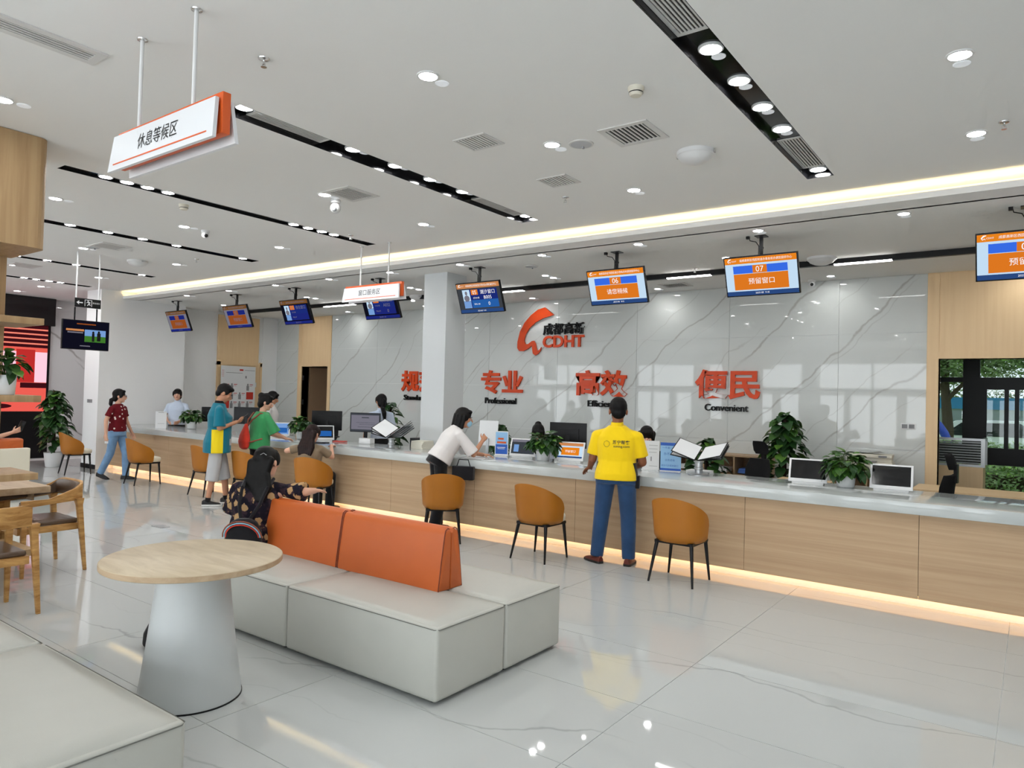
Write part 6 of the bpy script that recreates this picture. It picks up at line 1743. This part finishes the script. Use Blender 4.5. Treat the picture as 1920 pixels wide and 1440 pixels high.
# ---- person on the far sofa holding a phone
pq_, J, HM, q = person('dark-haired person on the far left sofa holding up a phone', (-12.27, 3.62), (-1, .1), sit=True, skin='skin_light', shirt='cloth_black', legs='jeans_dark', female=True, height=1.0, hair='long', J=dict(shR=(.165, .0, 1.0), elR=(.28, -.23, .93), wrR=(.48, -.10, .985), hipR=(.09, .0, .50), hipL=(-.09, .0, .50)), hands={'R': ((.9, .1, .35), (0, 1, .2), 30)})
tag(ob('smartphone', MB().box(-.036, .036, -.004, .004, -.075, .075), 'phone_black', None, bevel=0.003, mtx=Matrix.Translation(pq_.matrix_basis @ V((.60, -.07, 1.08))) @ Matrix.Rotation(R(70), 4, 'Z') @ Matrix.Rotation(R(20), 4, 'Y')), 'dark smartphone held up over the far left orange cushion', 'phone')

# ---- staff
person('smiling clerk in light shirt standing at the left end of the counter', (-14.93, 8.10), (.72, -.69), skin='skin_light', shirt='shirt_staff', legs='cloth_black', female=True, height=.985, hair='pony', yaw=8, pitch=2, J=dict(elR=(.24, .02, 1.12), wrR=(.12, .22, 1.02), elL=(-.24, .02, 1.12), wrL=(-.12, .22, 1.02)), collar='shirt_staff')
person('clerk in white short sleeves turned away behind the person in green', (-12.30, 8.62), (.75, .66), skin='skin_mid', shirt='shirt_white', legs='cloth_black', female=True, height=.985, hair='pony', pitch=-20, collar='shirt_white')
person('clerk with a long ponytail in light blue shirt behind the counter', (-9.20, 8.66), (-.80, .60), skin='skin_mid', shirt='shirt_staff', legs='cloth_black', female=True, height=.99, hair='pony', yaw=12, collar='shirt_staff', J=dict(elL=(-.25, -.01, 1.12), wrL=(-.27, .10, .90)))
person('seated clerk with hair bun hidden behind the pothos', (-5.79, 8.52), (.62, -.78), sit=True, skin='skin_light', shirt='shirt_staff', legs='cloth_black', female=True, height=1.0, hair='bun', pitch=-42, J=dict(H=(0, .12, 1.19)))
person('seated clerk with long black hair behind the man in yellow', (-4.09, 8.56), (.45, -.89), sit=True, skin='skin_light', shirt='cloth_black', legs='cloth_black', female=True, height=1.04, hair='long', pitch=-25)

# ---- small bags
hb = thing('floor_bag', 'black bag on the floor half hidden behind the round table', 'bag', (-4.60, 2.44, 0), R(20))
blob('pouch', MB().loft([ring(V((0, 0, z)), V((1, 0, 0)), V((0, 1, 0)), a, b, 16) for z, a, b in ((.0, .10, .06), (.02, .125, .075), (.09, .12, .07), (.15, .09, .05), (.17, .05, .03))]), 'bag_black', hb, 0.010, 2)
ob('handle', MB().tube([(-.06, 0, .15), (-.04, 0, .21), (.04, 0, .21), (.06, 0, .15)], .008, 8), 'bag_black', hb, smooth=True)
hb = thing('handbag', 'black handbag hanging at the counter edge behind the leaning woman', 'bag', (-5.72, 6.80, 0.66), R(20))
ob('pouch', B(-.14, .14, -.04, .04, 0, .17), 'bag_black', hb, bevel=0.015, seg=3)
ob('handle', MB().tube([(-.09, 0, .16), (-.06, 0, .25), (.06, .0, .25), (.09, 0, .16)], .007, 8), 'bag_black', hb, smooth=True)

# ---- settle the grown skins and the wrapped prints into plain meshes
bpy.context.view_layer.update()
dg = bpy.context.evaluated_depsgraph_get()
done = []
for o in PRINTS + REMESH:
    done.append((o, bpy.data.meshes.new_from_object(o.evaluated_get(dg))))
for o, me in done:
    o.modifiers.clear()
    o.data = me

# ---------------------------------------------------------------- garden behind the window
mat('grass', sc(150, 196, 84), 0.9, noise=(6, 0.5)); mat('hedge_leaf', sc(130, 156, 100), 0.6, noise=(5, 0.5)); mat('crown_leaf', sc(126, 150, 98), 0.6, noise=(4, 0.5)); mat('bark', sc(70, 58, 46), 0.9)
mat('fence_white', sc(150, 160, 172), 0.6); mat('fence_blue', sc(60, 140, 200), 0.5); mat('arch_blue', sc(40, 70, 170), 0.5); mat('car_white', sc(236, 240, 244), 0.25, coat=0.5); mat('tyre', (0.02, 0.02, 0.02, 1), 0.8); mat('car_glass', (0.03, 0.035, 0.04, 1), 0.08)
tag(struct(ob('ground_garden', B(-30, 30, 14.32, 60, -0.06, -0.02), 'grass')), 'green lawn outside the window', 'lawn')
def leaf_cloud(name, parent, c, r, n, s, m_, seed):
    rnd = random.Random(seed); mb = MB()
    for i in range(n):
        while True:
            p = V((rnd.uniform(-1, 1), rnd.uniform(-1, 1), rnd.uniform(-1, 1)))
            if 0.25 < p.length < 1: break
        p = V((c[0] + p.x * r[0], c[1] + p.y * r[1], c[2] + p.z * r[2]))
        a = V((rnd.uniform(-1, 1), rnd.uniform(-1, 1), rnd.uniform(-.6, .6))).normalized(); b = a.orthogonal().normalized()
        q = s * rnd.uniform(.6, 1.3)
        mb.add([p - a * q, p + b * q * .5, p + a * q, p - b * q * .5], [(0, 1, 2), (0, 2, 3)])
    o = ob(name, mb, m_, parent); o['kind'] = 'stuff'
    return o
def tree(label, x, y, h, r, seed):
    t = thing('garden_tree', label, 'tree', (x, y, -0.02))
    rnd = random.Random(seed)
    ob('trunk', MB().tube([(0, 0, 0), (0.05, 0, h * .3), (-0.04, 0.05, h * .6), (0, 0, h * .9)], [0.16, 0.13, 0.10, 0.05], 8).tube([(0, 0, h * .5), (0.8, 0.1, h * .75)], [.07, .03], 6).tube([(0, 0, h * .55), (-0.8, 0.1, h * .8)], [.07, .03], 6), 'bark', t)
    leaf_cloud('crown', t, (0, 0, h * 1.02), (r * 1.15, r * .8, r * .85), 13000, 0.075, 'crown_leaf', seed)
tree('garden tree seen in the left pane of the right window', -4.9, 25.0, 3.6, 2.1, 3)
tree('garden tree behind the thick black mullion', -1.85, 21.6, 3.9, 1.9, 4)
tree('garden tree at the right part of the window', 0.9, 25.2, 4.3, 2.0, 5)
tree('garden tree farther right outside the window', 3.4, 20.6, 4.0, 1.9, 6)
tree('large tree behind the site fence on the left', -4.2, 34.0, 3.4, 3.6, 7)
tree('large tree behind the site fence in the window middle', 2.6, 34.5, 3.6, 3.5, 9)
t = thing('garden_hedge', 'trimmed green hedge outside the window', 'hedge', (-1.2, 17.6, -0.02))
leaf_cloud('foliage', t, (0, 0, 0.5), (4.2, 0.55, 0.62), 9000, 0.05, 'hedge_leaf', 8)
ob('stems', MB().box(-3.4, 3.4, -.1, .1, 0, .4), 'bark', t)
t = thing('site_fence', 'white fence with blue top rail beyond the garden', 'fence', (0, 29, -0.02))
for k in range(14):
    ob('fence_panel', B(-8 + k * 1.2, -8 + k * 1.2 + 1.18, 0, .04, 0, 1.75), 'fence_white', t)
ob('top_rail', B(-8, 8.8, -.03, .07, 1.75, 2.15), 'fence_blue', t)
t = thing('blue_arch', 'blue arched frame standing in the garden', 'arch', (-2.5, 18.9, -0.02))
ob('arch_tube', MB().tube([(0.95 * math.cos(a), 0, 0.75 + 0.95 * math.sin(a)) for a in [PI * k / 14 for k in range(15)]], 0.09, 10).cone((0.95, 0, 0), (0.95, 0, .75), .09, .09, 10).cone((-0.95, 0, 0), (-0.95, 0, .75), .09, .09, 10), 'arch_blue', t, smooth=True)
ob('mesh_bars', MB().tube([(-.5, 0, 0), (-.5, 0, 1.5)], .02, 6).tube([(0, 0, 0), (0, 0, 1.68)], .02, 6).tube([(.5, 0, 0), (.5, 0, 1.5)], .02, 6), 'fence_white', t)
t = thing('parked_car', 'white parked car beyond the hedge', 'car', (-0.9, 24.5, -0.02))
prof = [(-2.1, .35), (-2.15, .75), (-1.6, .95), (-0.9, 1.42), (0.7, 1.45), (1.45, 1.0), (2.1, .85), (2.15, .35)]
ob('body', MB().loft([[V((x * s, y, z)) for x, z in prof] for y, s in ((-.85, .97), (-.75, 1), (.75, 1), (.85, .97))]), 'car_white', t, bevel=0.05)
ob('side_window', MB().loft([[V((x, y, z)) for x, z in ((-1.2, 1.0), (-.75, 1.36), (.6, 1.38), (1.15, 1.0))] for y in (-.87, -.84)]), 'car_glass', t)
for x in (-1.35, 1.35):
    for y in (-.8, .8):
        ob('wheel', MB().cone((x, y - .1, .33), (x, y + .1, .33), .33, .33, 20), 'tyre', t)
